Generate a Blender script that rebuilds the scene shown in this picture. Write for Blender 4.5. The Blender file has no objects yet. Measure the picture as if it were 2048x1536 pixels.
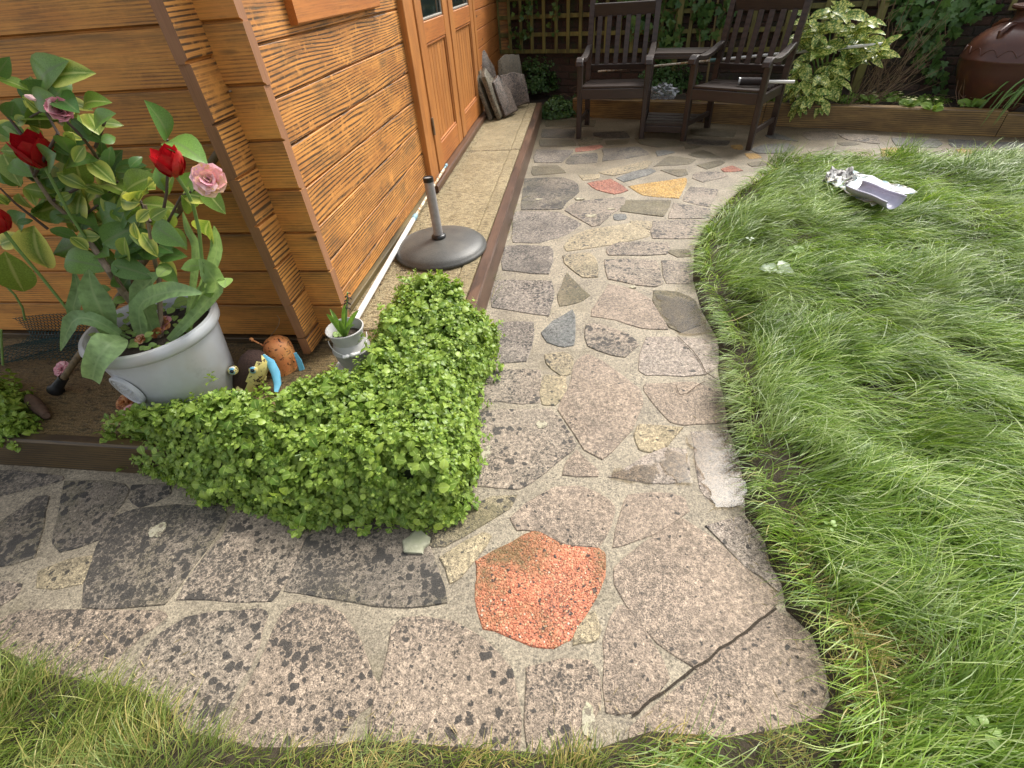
import bpy, math, random
import numpy as np
from mathutils import Vector, Matrix, noise
random.seed(11)
rng = np.random.default_rng(11)
D = bpy.data
SC = bpy.context.scene
COL = SC.collection
rad = math.radians

# ---------------------------------------------------------------- camera, sky, sun, exposure
YAW, PITCH, ROLL, FPX, CAMH = 0.173762579, 0.7166856, -0.0838298, 952.911, 1.35

def cam_rot(y, p, r):
    B = np.array([[1, 0, 0], [0, 0, -1], [0, 1, 0.]])
    cy, sy = math.cos(y), math.sin(y)
    cp, sp = math.cos(p), math.sin(p)
    cr, sr = math.cos(r), math.sin(r)
    Ry = np.array([[cy, 0, sy], [0, 1, 0], [-sy, 0, cy]])
    Rx = np.array([[1, 0, 0], [0, cp, -sp], [0, sp, cp]])
    Rz = np.array([[cr, -sr, 0], [sr, cr, 0], [0, 0, 1]])
    return Rz @ Rx @ Ry @ B
RC = cam_rot(YAW, PITCH, ROLL)
camd = D.cameras.new('camera')
camd.sensor_width = 36
camd.lens = 36 * FPX / 2048
camd.clip_start = 0.02
camd.clip_end = 200
cam = D.objects.new('camera', camd)
COL.objects.link(cam)
M = Matrix.Identity(4)
for i in range(3):
    M[i][0] = RC[0][i]; M[i][1] = -RC[1][i]; M[i][2] = -RC[2][i]
M[2][3] = CAMH
cam.matrix_world = M
SC.camera = cam

SUN_AZ, SUN_EL = rad(38), rad(49)
W = D.worlds.new('World')
SC.world = W
W.use_nodes = True
wt = W.node_tree
wt.nodes.clear()
sky = wt.nodes.new('ShaderNodeTexSky')
sky.sky_type = 'NISHITA'
sky.sun_disc = False
sky.sun_elevation = SUN_EL
sky.sun_rotation = SUN_AZ
sky.air_density = 1.0
sky.dust_density = 4.0
sky.ozone_density = 1.0
hs = wt.nodes.new('ShaderNodeHueSaturation')
hs.inputs['Saturation'].default_value = 0.25      # overcast: the sky is nearly white
bg = wt.nodes.new('ShaderNodeBackground')
bg.inputs['Strength'].default_value = 0.15
wo = wt.nodes.new('ShaderNodeOutputWorld')
wt.links.new(sky.outputs[0], hs.inputs['Color'])
wt.links.new(hs.outputs[0], bg.inputs['Color'])
wt.links.new(bg.outputs[0], wo.inputs['Surface'])

sl = D.lights.new('sun', 'SUN')
sl.energy = 2.3
sl.angle = rad(20)
sl.color = (1.0, 0.95, 0.87)
so = D.objects.new('sun', sl)
COL.objects.link(so)
sdir = Vector((math.sin(SUN_AZ) * math.cos(SUN_EL), math.cos(SUN_AZ) * math.cos(SUN_EL), math.sin(SUN_EL)))
so.rotation_euler = sdir.to_track_quat('Z', 'Y').to_euler()
so.location = sdir * 20
SC.view_settings.view_transform = 'Standard'
SC.view_settings.look = 'None'
SC.view_settings.gamma = 1
SC.view_settings.use_curve_mapping = False
SC.view_settings.exposure = 0.9
SC.cycles.max_bounces = 6
SC.cycles.transparent_max_bounces = 12

# ---------------------------------------------------------------- a survey of the place: sight lines from the standpoint onto planes
def ray(x, y):
    return RC.T @ np.array([(x - 1024) / FPX, (y - 768) / FPX, 1.0])
CO = np.array([0, 0, CAMH])
def at(x, y, z=0.0):
    d = ray(x, y)
    return Vector(CO + d * (z - CAMH) / d[2])
def atY(x, y, Y):
    d = ray(x, y)
    return Vector(CO + d * Y / d[1])
def atX(x, y, X):
    d = ray(x, y)
    return Vector(CO + d * X / d[0])
WALL0, WALLK = 7.14, 0.367              # back wall plane: y = WALL0 - WALLK * x
def atW(x, y, off=0.0):
    d = ray(x, y)
    return Vector(CO + d * (WALL0 - off) / (d[1] + WALLK * d[0]))
def n3(x, y, z=0.0, s=1.0):
    return noise.noise((x * s, y * s, z * s))
def lerp(a, b, t):
    return a + (b - a) * t

# ---------------------------------------------------------------- mesh helpers
def frame(d, upv=None):
    d = Vector(d).normalized()
    u = Vector(upv) if upv is not None else (Vector((0, 0, 1)) if abs(d.z) < .95 else Vector((0, 1, 0)))
    x = u.cross(d)
    if x.length < 1e-5:
        x = Vector((1, 0, 0)).cross(d)
    x.normalize()
    y = d.cross(x)
    return x, y, d

class MB:
    def __init__(s):
        s.v = []; s.f = []; s.m = []; s.a = []; s.mi = 0; s.av = 0.0
    def add(s, vs, fs):
        b = len(s.v)
        s.v += [tuple(v) for v in vs]
        s.a += [s.av] * len(vs)
        for f in fs:
            s.f.append(tuple(i + b for i in f)); s.m.append(s.mi)
        return s
    def loft(s, rings, cap=True, closed=True):
        n = len(rings[0]); vs = [p for r in rings for p in r]; fs = []
        for i in range(len(rings) - 1):
            for j in range(n if closed else n - 1):
                k = (j + 1) % n
                fs.append((i * n + j, i * n + k, (i + 1) * n + k, (i + 1) * n + j))
        if cap:
            fs.append(tuple(range(n - 1, -1, -1)))
            fs.append(tuple((len(rings) - 1) * n + j for j in range(n)))
        return s.add(vs, fs)
    def box(s, x0, x1, y0, y1, z0, z1):
        r = lambda z: [(x0, y0, z), (x1, y0, z), (x1, y1, z), (x0, y1, z)]
        return s.loft([r(z0), r(z1)])
    def bar(s, p, q, w, h, up=None, b=.12, w2=None, h2=None):
        p = Vector(p); q = Vector(q); x, y, d = frame(q - p, up)
        def ring(c, w, h):
            e = min(w, h) * b; o = []
            for a, bb in ((-1, -1), (1, -1), (1, 1), (-1, 1)):
                c1 = (a * (w / 2 - e), bb * h / 2); c2 = (a * w / 2, bb * (h / 2 - e))
                pr = (c1, c2) if a * bb > 0 else (c2, c1)
                pr = (c1, c2) if (a, bb) in ((1, -1), (-1, 1)) else (c2, c1)
                for u, v in pr:
                    o.append(c + x * u + y * v)
            return o
        return s.loft([ring(p, w, h), ring(q, w2 or w, h2 or h)])
    def tube(s, pts, r, n=8, cap=True):
        pts = [Vector(p) for p in pts]; rs = r if hasattr(r, '__len__') else [r] * len(pts)
        rings = []; px = None
        for i, p in enumerate(pts):
            d = (pts[min(i + 1, len(pts) - 1)] - pts[max(i - 1, 0)])
            if d.length < 1e-7: d = Vector((0, 0, 1))
            d.normalize()
            if px is None: x, y, _ = frame(d)
            else:
                x = px - d * px.dot(d); x.normalize(); y = d.cross(x)
            px = x
            rings.append([p + (x * math.cos(a) + y * math.sin(a)) * rs[i] for a in [2 * math.pi * k / n for k in range(n)]])
        return s.loft(rings, cap)
    def lathe(s, prof, n=32, c=(0, 0, 0), axis=None, cap=False):
        c = Vector(c); x, y, d = frame(axis or (0, 0, 1), (0, 1, 0) if axis is None else None)
        rings = [[c + d * z + (x * math.cos(a) + y * math.sin(a)) * r for a in [2 * math.pi * k / n for k in range(n)]] for r, z in prof]
        return s.loft(rings, cap)
    def build(s, name, mat=None, parent=None, smooth=False, ang=40, origin=None):
        me = D.meshes.new(name)
        vs = s.v
        if origin is not None:
            o = Vector(origin); vs = [(v[0] - o.x, v[1] - o.y, v[2] - o.z) for v in vs]
        me.from_pydata(vs, [], s.f)
        mats = mat if isinstance(mat, (list, tuple)) else [mat]
        for m in mats: me.materials.append(m)
        if len(mats) > 1: me.polygons.foreach_set('material_index', s.m)
        if any(s.a):
            me.attributes.new('rnd', 'FLOAT', 'POINT').data.foreach_set('value', s.a)
        if smooth:
            me.polygons.foreach_set('use_smooth', [True] * len(s.f))
            if ang < 180: me.set_sharp_from_angle(angle=rad(ang))
        me.update()
        ob = D.objects.new(name, me); COL.objects.link(ob)
        if origin is not None: ob.location = origin
        if parent is not None:
            ob.parent = parent
            if parent.location.length > 0 or parent.rotation_euler.z:
                ob.matrix_parent_inverse = PINV(parent)
        return ob
def PINV(p):
    return (Matrix.Translation(p.location) @ p.rotation_euler.to_matrix().to_4x4()).inverted()

def mesh_np(name, V, F, mats, attrs=None, smooth=True, parent=None):
    V = np.ascontiguousarray(V, np.float32).reshape(-1, 3); F = np.ascontiguousarray(F, np.int32); k = F.shape[1]
    me = D.meshes.new(name)
    me.vertices.add(len(V)); me.vertices.foreach_set('co', V.ravel())
    me.loops.add(F.size); me.loops.foreach_set('vertex_index', F.ravel())
    me.polygons.add(len(F)); me.polygons.foreach_set('loop_start', np.arange(0, F.size, k, dtype=np.int32))
    me.polygons.foreach_set('use_smooth', np.full(len(F), smooth))
    for a, val in (attrs or {}).items():
        me.attributes.new(a, 'FLOAT', 'POINT').data.foreach_set('value', np.ascontiguousarray(val, np.float32).ravel())
    for m in (mats if isinstance(mats, (list, tuple)) else [mats]): me.materials.append(m)
    me.update(calc_edges=True)
    ob = D.objects.new(name, me); COL.objects.link(ob)
    if parent is not None:
        ob.parent = parent
        if parent.location.length > 0 or parent.rotation_euler.z: ob.matrix_parent_inverse = PINV(parent)
    return ob

def tag(o, label=None, cat=None, group=None, kind=None):
    if label: o['label'] = label
    if cat: o['category'] = cat
    if group: o['group'] = group
    if kind: o['kind'] = kind
    return o
def thing(name, label, cat, loc=(0, 0, 0), group=None):
    o = D.objects.new(name, None); COL.objects.link(o); o.location = loc
    o.empty_display_size = .1
    return tag(o, label, cat, group)
def place(me, name, mw, parent=None):
    o = D.objects.new(name, me); COL.objects.link(o)
    if parent is not None:
        o.parent = parent
        o.matrix_parent_inverse = PINV(parent)
    o.matrix_basis = mw
    return o
def basis(c, x, y, z, s=1.0):
    m = Matrix.Identity(4)
    for i in range(3):
        m[i][0] = x[i] * s; m[i][1] = y[i] * s; m[i][2] = z[i] * s; m[i][3] = c[i]
    return m

# ---------------------------------------------------------------- node helpers
def nd(t, typ, ins=None, **pr):
    n = t.nodes.new('ShaderNode' + typ)
    for k, v in pr.items(): setattr(n, k, v)
    for k, v in (ins or {}).items():
        s = n.inputs[k]
        if isinstance(v, bpy.types.NodeSocket): t.links.new(v, s)
        else:
            if s.type == 'RGBA' and len(v) == 3: v = (*v, 1)
            s.default_value = v
    return n
def mth(t, op, a, b=0.0, c=0.0, clamp=False):
    return nd(t, 'Math', {0: a, 1: b, 2: c}, operation=op, use_clamp=clamp).outputs[0]
def mixc(t, f, a, b, bl='MIX'):
    n = nd(t, 'Mix', {0: f}, data_type='RGBA', blend_type=bl)
    for k, v in ((6, a), (7, b)):
        if isinstance(v, bpy.types.NodeSocket): t.links.new(v, n.inputs[k])
        else: n.inputs[k].default_value = (*v[:3], 1)
    return n.outputs[2]
def ramp(t, f, stops, interp='LINEAR'):
    n = t.nodes.new('ShaderNodeValToRGB'); n.color_ramp.interpolation = interp
    t.links.new(f, n.inputs[0]); e = n.color_ramp.elements
    while len(e) < len(stops): e.new(.5)
    for i, (p, c) in enumerate(stops):
        e[i].position = p; c = c if hasattr(c, '__len__') else (c, c, c); e[i].color = (*c[:3], 1)
    return n.outputs[0]
def nz(t, vec, scale, detail=4, rough=.55, dist=0.0):
    return nd(t, 'TexNoise', {'Vector': vec, 'Scale': scale, 'Detail': detail, 'Roughness': rough, 'Distortion': dist}).outputs[0]
def vor(t, vec, scale, feature='F1', out=0, rand=1.0):
    return nd(t, 'TexVoronoi', {'Vector': vec, 'Scale': scale, 'Randomness': rand}, feature=feature).outputs[out]
def gt(t, a, lo, hi):
    return nd(t, 'MapRange', {0: a, 1: lo, 2: hi, 3: 0.0, 4: 1.0}).outputs[0]
def newmat(name):
    m = D.materials.new(name); m.use_nodes = True; t = m.node_tree; t.nodes.clear()
    o = t.nodes.new('ShaderNodeOutputMaterial'); b = t.nodes.new('ShaderNodeBsdfPrincipled')
    t.links.new(b.outputs[0], o.inputs[0])
    return m, t, b, o
def setp(t, b, **kw):
    for k, v in kw.items():
        s = b.inputs[k.replace('_', ' ')]
        if isinstance(v, bpy.types.NodeSocket): t.links.new(v, s)
        else: s.default_value = (*v, 1) if s.type == 'RGBA' and len(v) == 3 else v
def bump(t, b, h, strength=.5, dist=.004):
    n = nd(t, 'Bump', {'Height': h, 'Strength': strength, 'Distance': dist})
    t.links.new(n.outputs[0], b.inputs['Normal'])
def wpos(t): return t.nodes.new('ShaderNodeNewGeometry').outputs['Position']
def opos(t, offs=True):
    tc = t.nodes.new('ShaderNodeTexCoord').outputs['Object']
    if not offs: return tc
    r = t.nodes.new('ShaderNodeObjectInfo').outputs['Random']
    sc = nd(t, 'VectorMath', {0: (17.3, 9.1, 31.7), 'Scale': r}, operation='SCALE').outputs[0]
    return nd(t, 'VectorMath', {0: tc, 1: sc}, operation='ADD').outputs[0]
def vmul(t, v, s): return nd(t, 'VectorMath', {0: v, 1: s}, operation='MULTIPLY').outputs[0]
def attr(t, name): return nd(t, 'Attribute', attribute_name=name).outputs['Fac']
def orand(t): return t.nodes.new('ShaderNodeObjectInfo').outputs['Random']

# ---------------------------------------------------------------- materials
def damp_shade(t):
    """far end of the path: wet ground, with the shade there darkened into its colour"""
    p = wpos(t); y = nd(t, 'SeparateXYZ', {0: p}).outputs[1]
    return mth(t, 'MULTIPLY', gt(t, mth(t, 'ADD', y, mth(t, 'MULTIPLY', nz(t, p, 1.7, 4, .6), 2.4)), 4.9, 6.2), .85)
def stone_mat(name, a, b, dark=(.026, .024, .022), spots=.5, fine=.6, rough=(.35, .75), pebble=0.0, pebcols=None, moss=0.0, spsize=34):
    m, t, bs, o = newmat(name)
    p = wpos(t); p = nd(t, 'VectorMath', {0: p, 1: nd(t, 'VectorMath', {0: (3.1, 5.7, 1.3), 'Scale': orand(t)}, operation='SCALE').outputs[0]}, operation='ADD').outputs[0]
    big = nz(t, p, 5, 5, .6)
    col = mixc(t, gt(t, big, .38, .62), a, b)
    fz = nz(t, p, 230, 3, .7)
    col = mixc(t, 1.0, col, ramp(t, fz, [(.3, 1 - fine), (.48, 1.0), (.70, 1 + fine)]), 'MULTIPLY')
    fm = nz(t, p, 75, 3, .65); col = mixc(t, 1.0, col, ramp(t, fm, [(.32, 1 - fine * .75), (.5, 1.0), (.66, 1 + fine * .6)]), 'MULTIPLY')
    vc = vor(t, p, 110, out=1)
    col = mixc(t, .45, col, mixc(t, 1.0, col, ramp(t, vc, [(0, .3), (.5, 1), (1, 1.7)]), 'MULTIPLY'))
    h = fz
    if pebcols:
        pv = nd(t, 'TexVoronoi', {'Vector': p, 'Scale': pebble}, feature='F1')
        pc = ramp(t, pv.outputs[1], pebcols, 'CONSTANT')
        msk = gt(t, pv.outputs[0], .62, .4)
        col = mixc(t, msk, col, pc)
        col = mixc(t, .25, col, mixc(t, 1.0, col, ramp(t, fz, [(.3, .4), (.7, 1.6)]), 'MULTIPLY'))
        h = mth(t, 'ADD', mth(t, 'MULTIPLY', msk, .8), mth(t, 'MULTIPLY', fz, .5))
    if moss:
        col = mixc(t, mth(t, 'MULTIPLY', gt(t, nz(t, p, 3.5, 5, .7), .48, .66), moss), col, (.1, .095, .03))
    if spots:
        wob = nd(t, 'VectorMath', {0: p, 1: vmul(t, nd(t, 'TexNoise', {'Vector': p, 'Scale': 70., 'Detail': 4.}).outputs[1], (.022, .022, .022))}, operation='ADD').outputs[0]
        d1 = vor(t, wob, spsize); d2 = vor(t, wob, spsize * 2.6); d3 = vor(t, p, spsize * 6)
        dens = gt(t, nz(t, p, 9, 4, .65), .30, .68); dens2 = gt(t, nz(t, p, 4, 4, .6), .22, .62)
        r1 = mth(t, 'MULTIPLY', gt(t, nz(t, p, 6, 4, .65), .36, .60), .60 * min(1, spots + .15)); r2 = mth(t, 'MULTIPLY', dens2, .66 * min(1, spots + .12)); r3 = mth(t, 'MULTIPLY', dens2, .56)
        s1 = gt(t, mth(t, 'SUBTRACT', r1, d1), 0, .035); s2 = gt(t, mth(t, 'SUBTRACT', r2, d2), 0, .06); s3 = mth(t, 'MULTIPLY', gt(t, mth(t, 'SUBTRACT', r3, d3), 0, .2), .62)
        sp = mth(t, 'MAXIMUM', mth(t, 'MAXIMUM', s1, s3), mth(t, 'MULTIPLY', s2, .85))
        col = mixc(t, mth(t, 'MULTIPLY', sp, .88), col, dark)
        h = mth(t, 'ADD', h, mth(t, 'MULTIPLY', sp, .15))
    wet = gt(t, nz(t, p, 2.6, 4, .6), .36, .64)
    dm = damp_shade(t); col = mixc(t, dm, col, mixc(t, 1.0, col, (.55, .52, .46), 'MULTIPLY')); wet = mth(t, 'MULTIPLY', wet, mth(t, 'SUBTRACT', 1.0, mth(t, 'MULTIPLY', dm, .7)))
    setp(t, bs, Base_Color=col, Roughness=nd(t, 'MapRange', {0: wet, 1: 0., 2: 1., 3: rough[0], 4: rough[1]}).outputs[0])
    bs.inputs['Specular IOR Level'].default_value = .5
    bump(t, bs, h, .9, .005)
    return m
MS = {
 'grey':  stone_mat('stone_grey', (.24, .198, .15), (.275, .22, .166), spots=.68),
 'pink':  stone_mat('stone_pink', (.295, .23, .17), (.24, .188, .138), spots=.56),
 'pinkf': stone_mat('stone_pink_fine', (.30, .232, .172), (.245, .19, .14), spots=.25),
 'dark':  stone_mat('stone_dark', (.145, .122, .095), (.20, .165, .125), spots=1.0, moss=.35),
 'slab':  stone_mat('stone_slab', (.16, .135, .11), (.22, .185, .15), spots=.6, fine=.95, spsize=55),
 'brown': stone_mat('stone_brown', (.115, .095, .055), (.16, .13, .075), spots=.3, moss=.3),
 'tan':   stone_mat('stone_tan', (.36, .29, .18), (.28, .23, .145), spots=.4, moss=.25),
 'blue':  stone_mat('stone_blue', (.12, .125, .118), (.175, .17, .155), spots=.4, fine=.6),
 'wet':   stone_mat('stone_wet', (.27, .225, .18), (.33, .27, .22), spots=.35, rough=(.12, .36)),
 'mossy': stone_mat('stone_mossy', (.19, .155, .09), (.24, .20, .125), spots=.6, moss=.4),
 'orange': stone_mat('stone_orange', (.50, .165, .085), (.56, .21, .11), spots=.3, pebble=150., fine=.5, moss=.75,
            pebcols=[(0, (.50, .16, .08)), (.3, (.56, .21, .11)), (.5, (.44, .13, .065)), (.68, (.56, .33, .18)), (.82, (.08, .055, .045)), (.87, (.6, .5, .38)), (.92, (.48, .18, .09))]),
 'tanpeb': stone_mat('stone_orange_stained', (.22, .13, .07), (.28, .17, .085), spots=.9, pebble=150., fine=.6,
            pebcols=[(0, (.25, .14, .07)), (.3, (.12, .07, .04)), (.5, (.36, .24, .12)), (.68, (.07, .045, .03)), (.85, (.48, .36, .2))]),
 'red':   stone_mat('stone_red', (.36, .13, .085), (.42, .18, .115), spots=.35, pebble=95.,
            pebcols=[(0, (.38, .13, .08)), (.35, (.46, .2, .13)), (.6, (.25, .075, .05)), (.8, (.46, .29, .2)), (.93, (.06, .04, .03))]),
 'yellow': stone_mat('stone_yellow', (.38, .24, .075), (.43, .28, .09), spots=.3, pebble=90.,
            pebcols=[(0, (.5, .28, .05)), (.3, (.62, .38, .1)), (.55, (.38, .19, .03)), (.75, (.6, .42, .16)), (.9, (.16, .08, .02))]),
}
def mortar_mat():
    m, t, b, o = newmat('mortar'); p = wpos(t)
    c = mixc(t, gt(t, nz(t, p, 4, 5, .65), .35, .65), (.31, .265, .19), (.20, .168, .12))
    f = nz(t, p, 190, 4, .7)
    c = mixc(t, 1.0, c, ramp(t, f, [(.32, .42), (.5, 1.0), (.68, 1.5)]), 'MULTIPLY')
    c = mixc(t, 1.0, c, ramp(t, nz(t, p, 70, 3, .65), [(.32, .62), (.5, 1.0), (.66, 1.3)]), 'MULTIPLY')
    d = gt(t, mth(t, 'SUBTRACT', mth(t, 'MULTIPLY', gt(t, nz(t, p, 9, 3), .32, .62), .42), vor(t, p, 85)), 0, .08)
    c = mixc(t, mth(t, 'MULTIPLY', d, .6), c, (.06, .05, .04))
    c = mixc(t, mth(t, 'MULTIPLY', gt(t, nz(t, p, 2.2, 4, .6), .54, .68), .55), c, (.12, .10, .05))
    dm = damp_shade(t); c = mixc(t, dm, c, mixc(t, 1.0, c, (.50, .46, .38), 'MULTIPLY'))
    setp(t, b, Base_Color=c, Roughness=nd(t, 'MapRange', {0: dm, 1: 0., 2: 1., 3: .62, 4: .34}).outputs[0]); bump(t, b, f, .7, .004)
    return m
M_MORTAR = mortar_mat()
def soil_mat(name='soil', a=(.035, .026, .018), bb=(.075, .055, .035)):
    m, t, b, o = newmat(name); p = wpos(t); f = nz(t, p, 60, 6, .7)
    setp(t, b, Base_Color=mixc(t, f, a, bb), Roughness=.9); bump(t, b, f, 1.0, .02)
    return m
M_SOIL = soil_mat()
M_TURF = soil_mat('turf_soil', (.028, .021, .012), (.07, .052, .026))
def conc_mat(name, a, b_, stain, ribs=True):
    m, t, b, o = newmat(name); p = wpos(t)
    c = mixc(t, gt(t, nz(t, p, 3, 5, .65), .35, .65), a, b_)
    f = nz(t, p, 130, 4, .75); f2 = nz(t, vmul(t, p, (25, 90, 1)), 1.0, 3, .6)
    c = mixc(t, 1.0, c, ramp(t, f, [(.32, .38), (.5, 1.0), (.68, 1.55)]), 'MULTIPLY')
    c = mixc(t, gt(t, f2, .50, .64), c, stain)
    pits = gt(t, mth(t, 'SUBTRACT', mth(t, 'MULTIPLY', nz(t, p, 12, 3), .55), vor(t, p, 70)), 0, .1)
    c = mixc(t, mth(t, 'MULTIPLY', pits, .75), c, (.05, .035, .015))
    setp(t, b, Base_Color=c, Roughness=nd(t, 'MapRange', {0: nz(t, p, 4, 3), 1: .35, 2: .65, 3: .3, 4: .6}).outputs[0])
    bump(t, b, mth(t, 'ADD', mth(t, 'MULTIPLY', f, 1.3), f2), 1.0, .009)
    return m
M_CONC = conc_mat('slab_concrete', (.44, .355, .20), (.33, .265, .145), (.15, .11, .05))
M_CONC_OLD = conc_mat('slab_concrete_mossy', (.17, .115, .045), (.23, .16, .07), (.07, .055, .02))

def wood_mat(name, axis, light, mid, dark, grain=70., dist=7., amt=.8, fade=.5, rough=.55, big=1.0, flake=0.0, top=0.0, wstretch=1.0):
    """grain runs along `axis` of the object; dark weathered grain lines, with patches where the stain has held"""
    m, t, b, o = newmat(name); p = opos(t)
    s = nd(t, 'SeparateXYZ', {0: p}).outputs
    al = s['XYZ'.index(axis.upper())]; ot = [s[i] for i in range(3) if i != 'XYZ'.index(axis.upper())]
    q = nd(t, 'CombineXYZ', {0: mth(t, 'MULTIPLY', al, .30), 1: ot[1], 2: ot[0]}).outputs[0]
    qw = vmul(t, q, (wstretch, 1, 1))
    w = nd(t, 'TexWave', {'Vector': qw, 'Scale': grain / 4, 'Distortion': dist * 1.7, 'Detail': 2.0, 'Detail Scale': 22 * big / grain, 'Detail Roughness': .55}, wave_type='BANDS', bands_direction='Y').outputs[1]
    fine = nz(t, vmul(t, q, (14, 260, 260)), 1.0, 4, .7)
    patch = gt(t, nz(t, vmul(t, q, (9, 10, 10)), 1.0, 5, .65), .38, .62)
    c = mixc(t, patch, light, mid)
    c = mixc(t, mth(t, 'MULTIPLY', gt(t, fine, .45, .75), .55), c, dark)
    jag = mth(t, 'MULTIPLY', mth(t, 'SUBTRACT', nz(t, vmul(t, q, (30, 70, 70)), 1.0, 3, .6), .5), .6)
    lines = gt(t, mth(t, 'ADD', w, jag), .46, .14)
    lm = gt(t, nz(t, vmul(t, q, (11, 8, 8)), 1.0, 5, .7), fade - .10, fade + .10)
    c = mixc(t, mth(t, 'MULTIPLY', mth(t, 'MULTIPLY', lines, lm), amt), c, dark)
    if flake:
        fl = gt(t, nz(t, vmul(t, q, (60, 16, 16)), 1.0, 5, .7), .56, .66)
        c = mixc(t, mth(t, 'MULTIPLY', fl, flake), c, light)
        gr = gt(t, nz(t, vmul(t, q, (14, 7, 7)), 1.0, 6, .72), .50, .66)
        c = mixc(t, mth(t, 'MULTIPLY', mth(t, 'MULTIPLY', gr, gt(t, fine, .36, .58)), flake * 1.3), c, (.095, .062, .028))
    if top:      # grime that gathers under the lip of the board above
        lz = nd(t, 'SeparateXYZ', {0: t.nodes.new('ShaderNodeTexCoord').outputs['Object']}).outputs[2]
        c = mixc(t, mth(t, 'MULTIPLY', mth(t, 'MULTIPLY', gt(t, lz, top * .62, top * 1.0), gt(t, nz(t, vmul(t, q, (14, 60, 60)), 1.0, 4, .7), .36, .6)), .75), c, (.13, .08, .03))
    kn = vor(t, vmul(t, q, (6, 7, 0)), 1.0)
    c = mixc(t, gt(t, kn, .095, .05), c, dark)
    setp(t, b, Base_Color=c, Roughness=rough)
    bump(t, b, mth(t, 'SUBTRACT', mth(t, 'MULTIPLY', fine, .6), mth(t, 'MULTIPLY', mth(t, 'MULTIPLY', lines, lm), .35)), .35, .002)
    return m
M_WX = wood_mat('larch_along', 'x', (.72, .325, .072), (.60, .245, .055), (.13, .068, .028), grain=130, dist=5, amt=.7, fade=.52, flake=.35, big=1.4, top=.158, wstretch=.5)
M_WY = wood_mat('larch_weathered', 'y', (.66, .295, .07), (.45, .185, .045), (.055, .03, .014), grain=85, dist=15, amt=.95, fade=.40, big=.85, flake=.7, wstretch=.45)
M_WY2 = wood_mat('larch_stained', 'y', (.47, .17, .035), (.38, .125, .025), (.10, .042, .014), grain=60, dist=5, amt=.6, fade=.6)
M_WZ = wood_mat('larch_upright', 'z', (.50, .20, .045), (.40, .145, .03), (.12, .055, .02), grain=90, dist=3, amt=.6, fade=.5)
M_END = wood_mat('end_grain_brown', 'z', (.33, .155, .075), (.28, .13, .06), (.16, .075, .035), grain=40, dist=12, amt=.3, fade=.5, rough=.6)
M_SLP = wood_mat('sleeper_brown', 'y', (.15, .07, .035), (.10, .05, .026), (.035, .018, .01), grain=110, dist=4, amt=.8, fade=.45, rough=.42)
M_SLPX = wood_mat('sleeper_green', 'x', (.12, .075, .028), (.075, .047, .018), (.02, .013, .007), grain=90, dist=5, amt=.85, fade=.4, rough=.5)
M_BED = wood_mat('sleeper_bed', 'x', (.30, .185, .06), (.17, .10, .036), (.025, .016, .008), grain=80, dist=6, amt=.8, fade=.45, rough=.5)
M_SEAT = wood_mat('seat_wood_x', 'x', (.046, .029, .022), (.034, .021, .016), (.012, .008, .006), grain=120, dist=3, amt=.7, fade=.45, rough=.42)
M_SEATZ = wood_mat('seat_wood_z', 'z', (.046, .029, .022), (.034, .021, .016), (.012, .008, .006), grain=120, dist=3, amt=.7, fade=.45, rough=.42)
M_TREL = wood_mat('trellis_wood', 'z', (.25, .23, .065), (.17, .155, .045), (.06, .052, .02), grain=120, dist=3, amt=.6, fade=.45, rough=.7)
M_STICK = wood_mat('stick_wood', 'z', (.20, .135, .06), (.14, .095, .045), (.05, .035, .02), grain=120, dist=3, amt=.6, fade=.5, rough=.6)
def plain(name, c, rough=.5, noise_=.15, nscale=40., bmp=.2, metal=0.0, dirt=None, dscale=14., dlo=.5, dhi=.68, spec=.5, c2=None):
    m, t, b, o = newmat(name); p = opos(t, False)
    f = nz(t, p, nscale, 4, .6)
    cc = mixc(t, 1.0, c, ramp(t, f, [(.25, 1 - noise_), (.75, 1 + noise_)]), 'MULTIPLY')
    if c2: cc = mixc(t, gt(t, nz(t, p, dscale * .6, 3), .42, .58), cc, c2)
    if dirt: cc = mixc(t, gt(t, nz(t, p, dscale, 5, .7), dlo, dhi), cc, dirt)
    setp(t, b, Base_Color=cc, Roughness=rough, Metallic=metal); b.inputs['Specular IOR Level'].default_value = spec
    if bmp: bump(t, b, f, bmp, .003)
    return m
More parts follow.
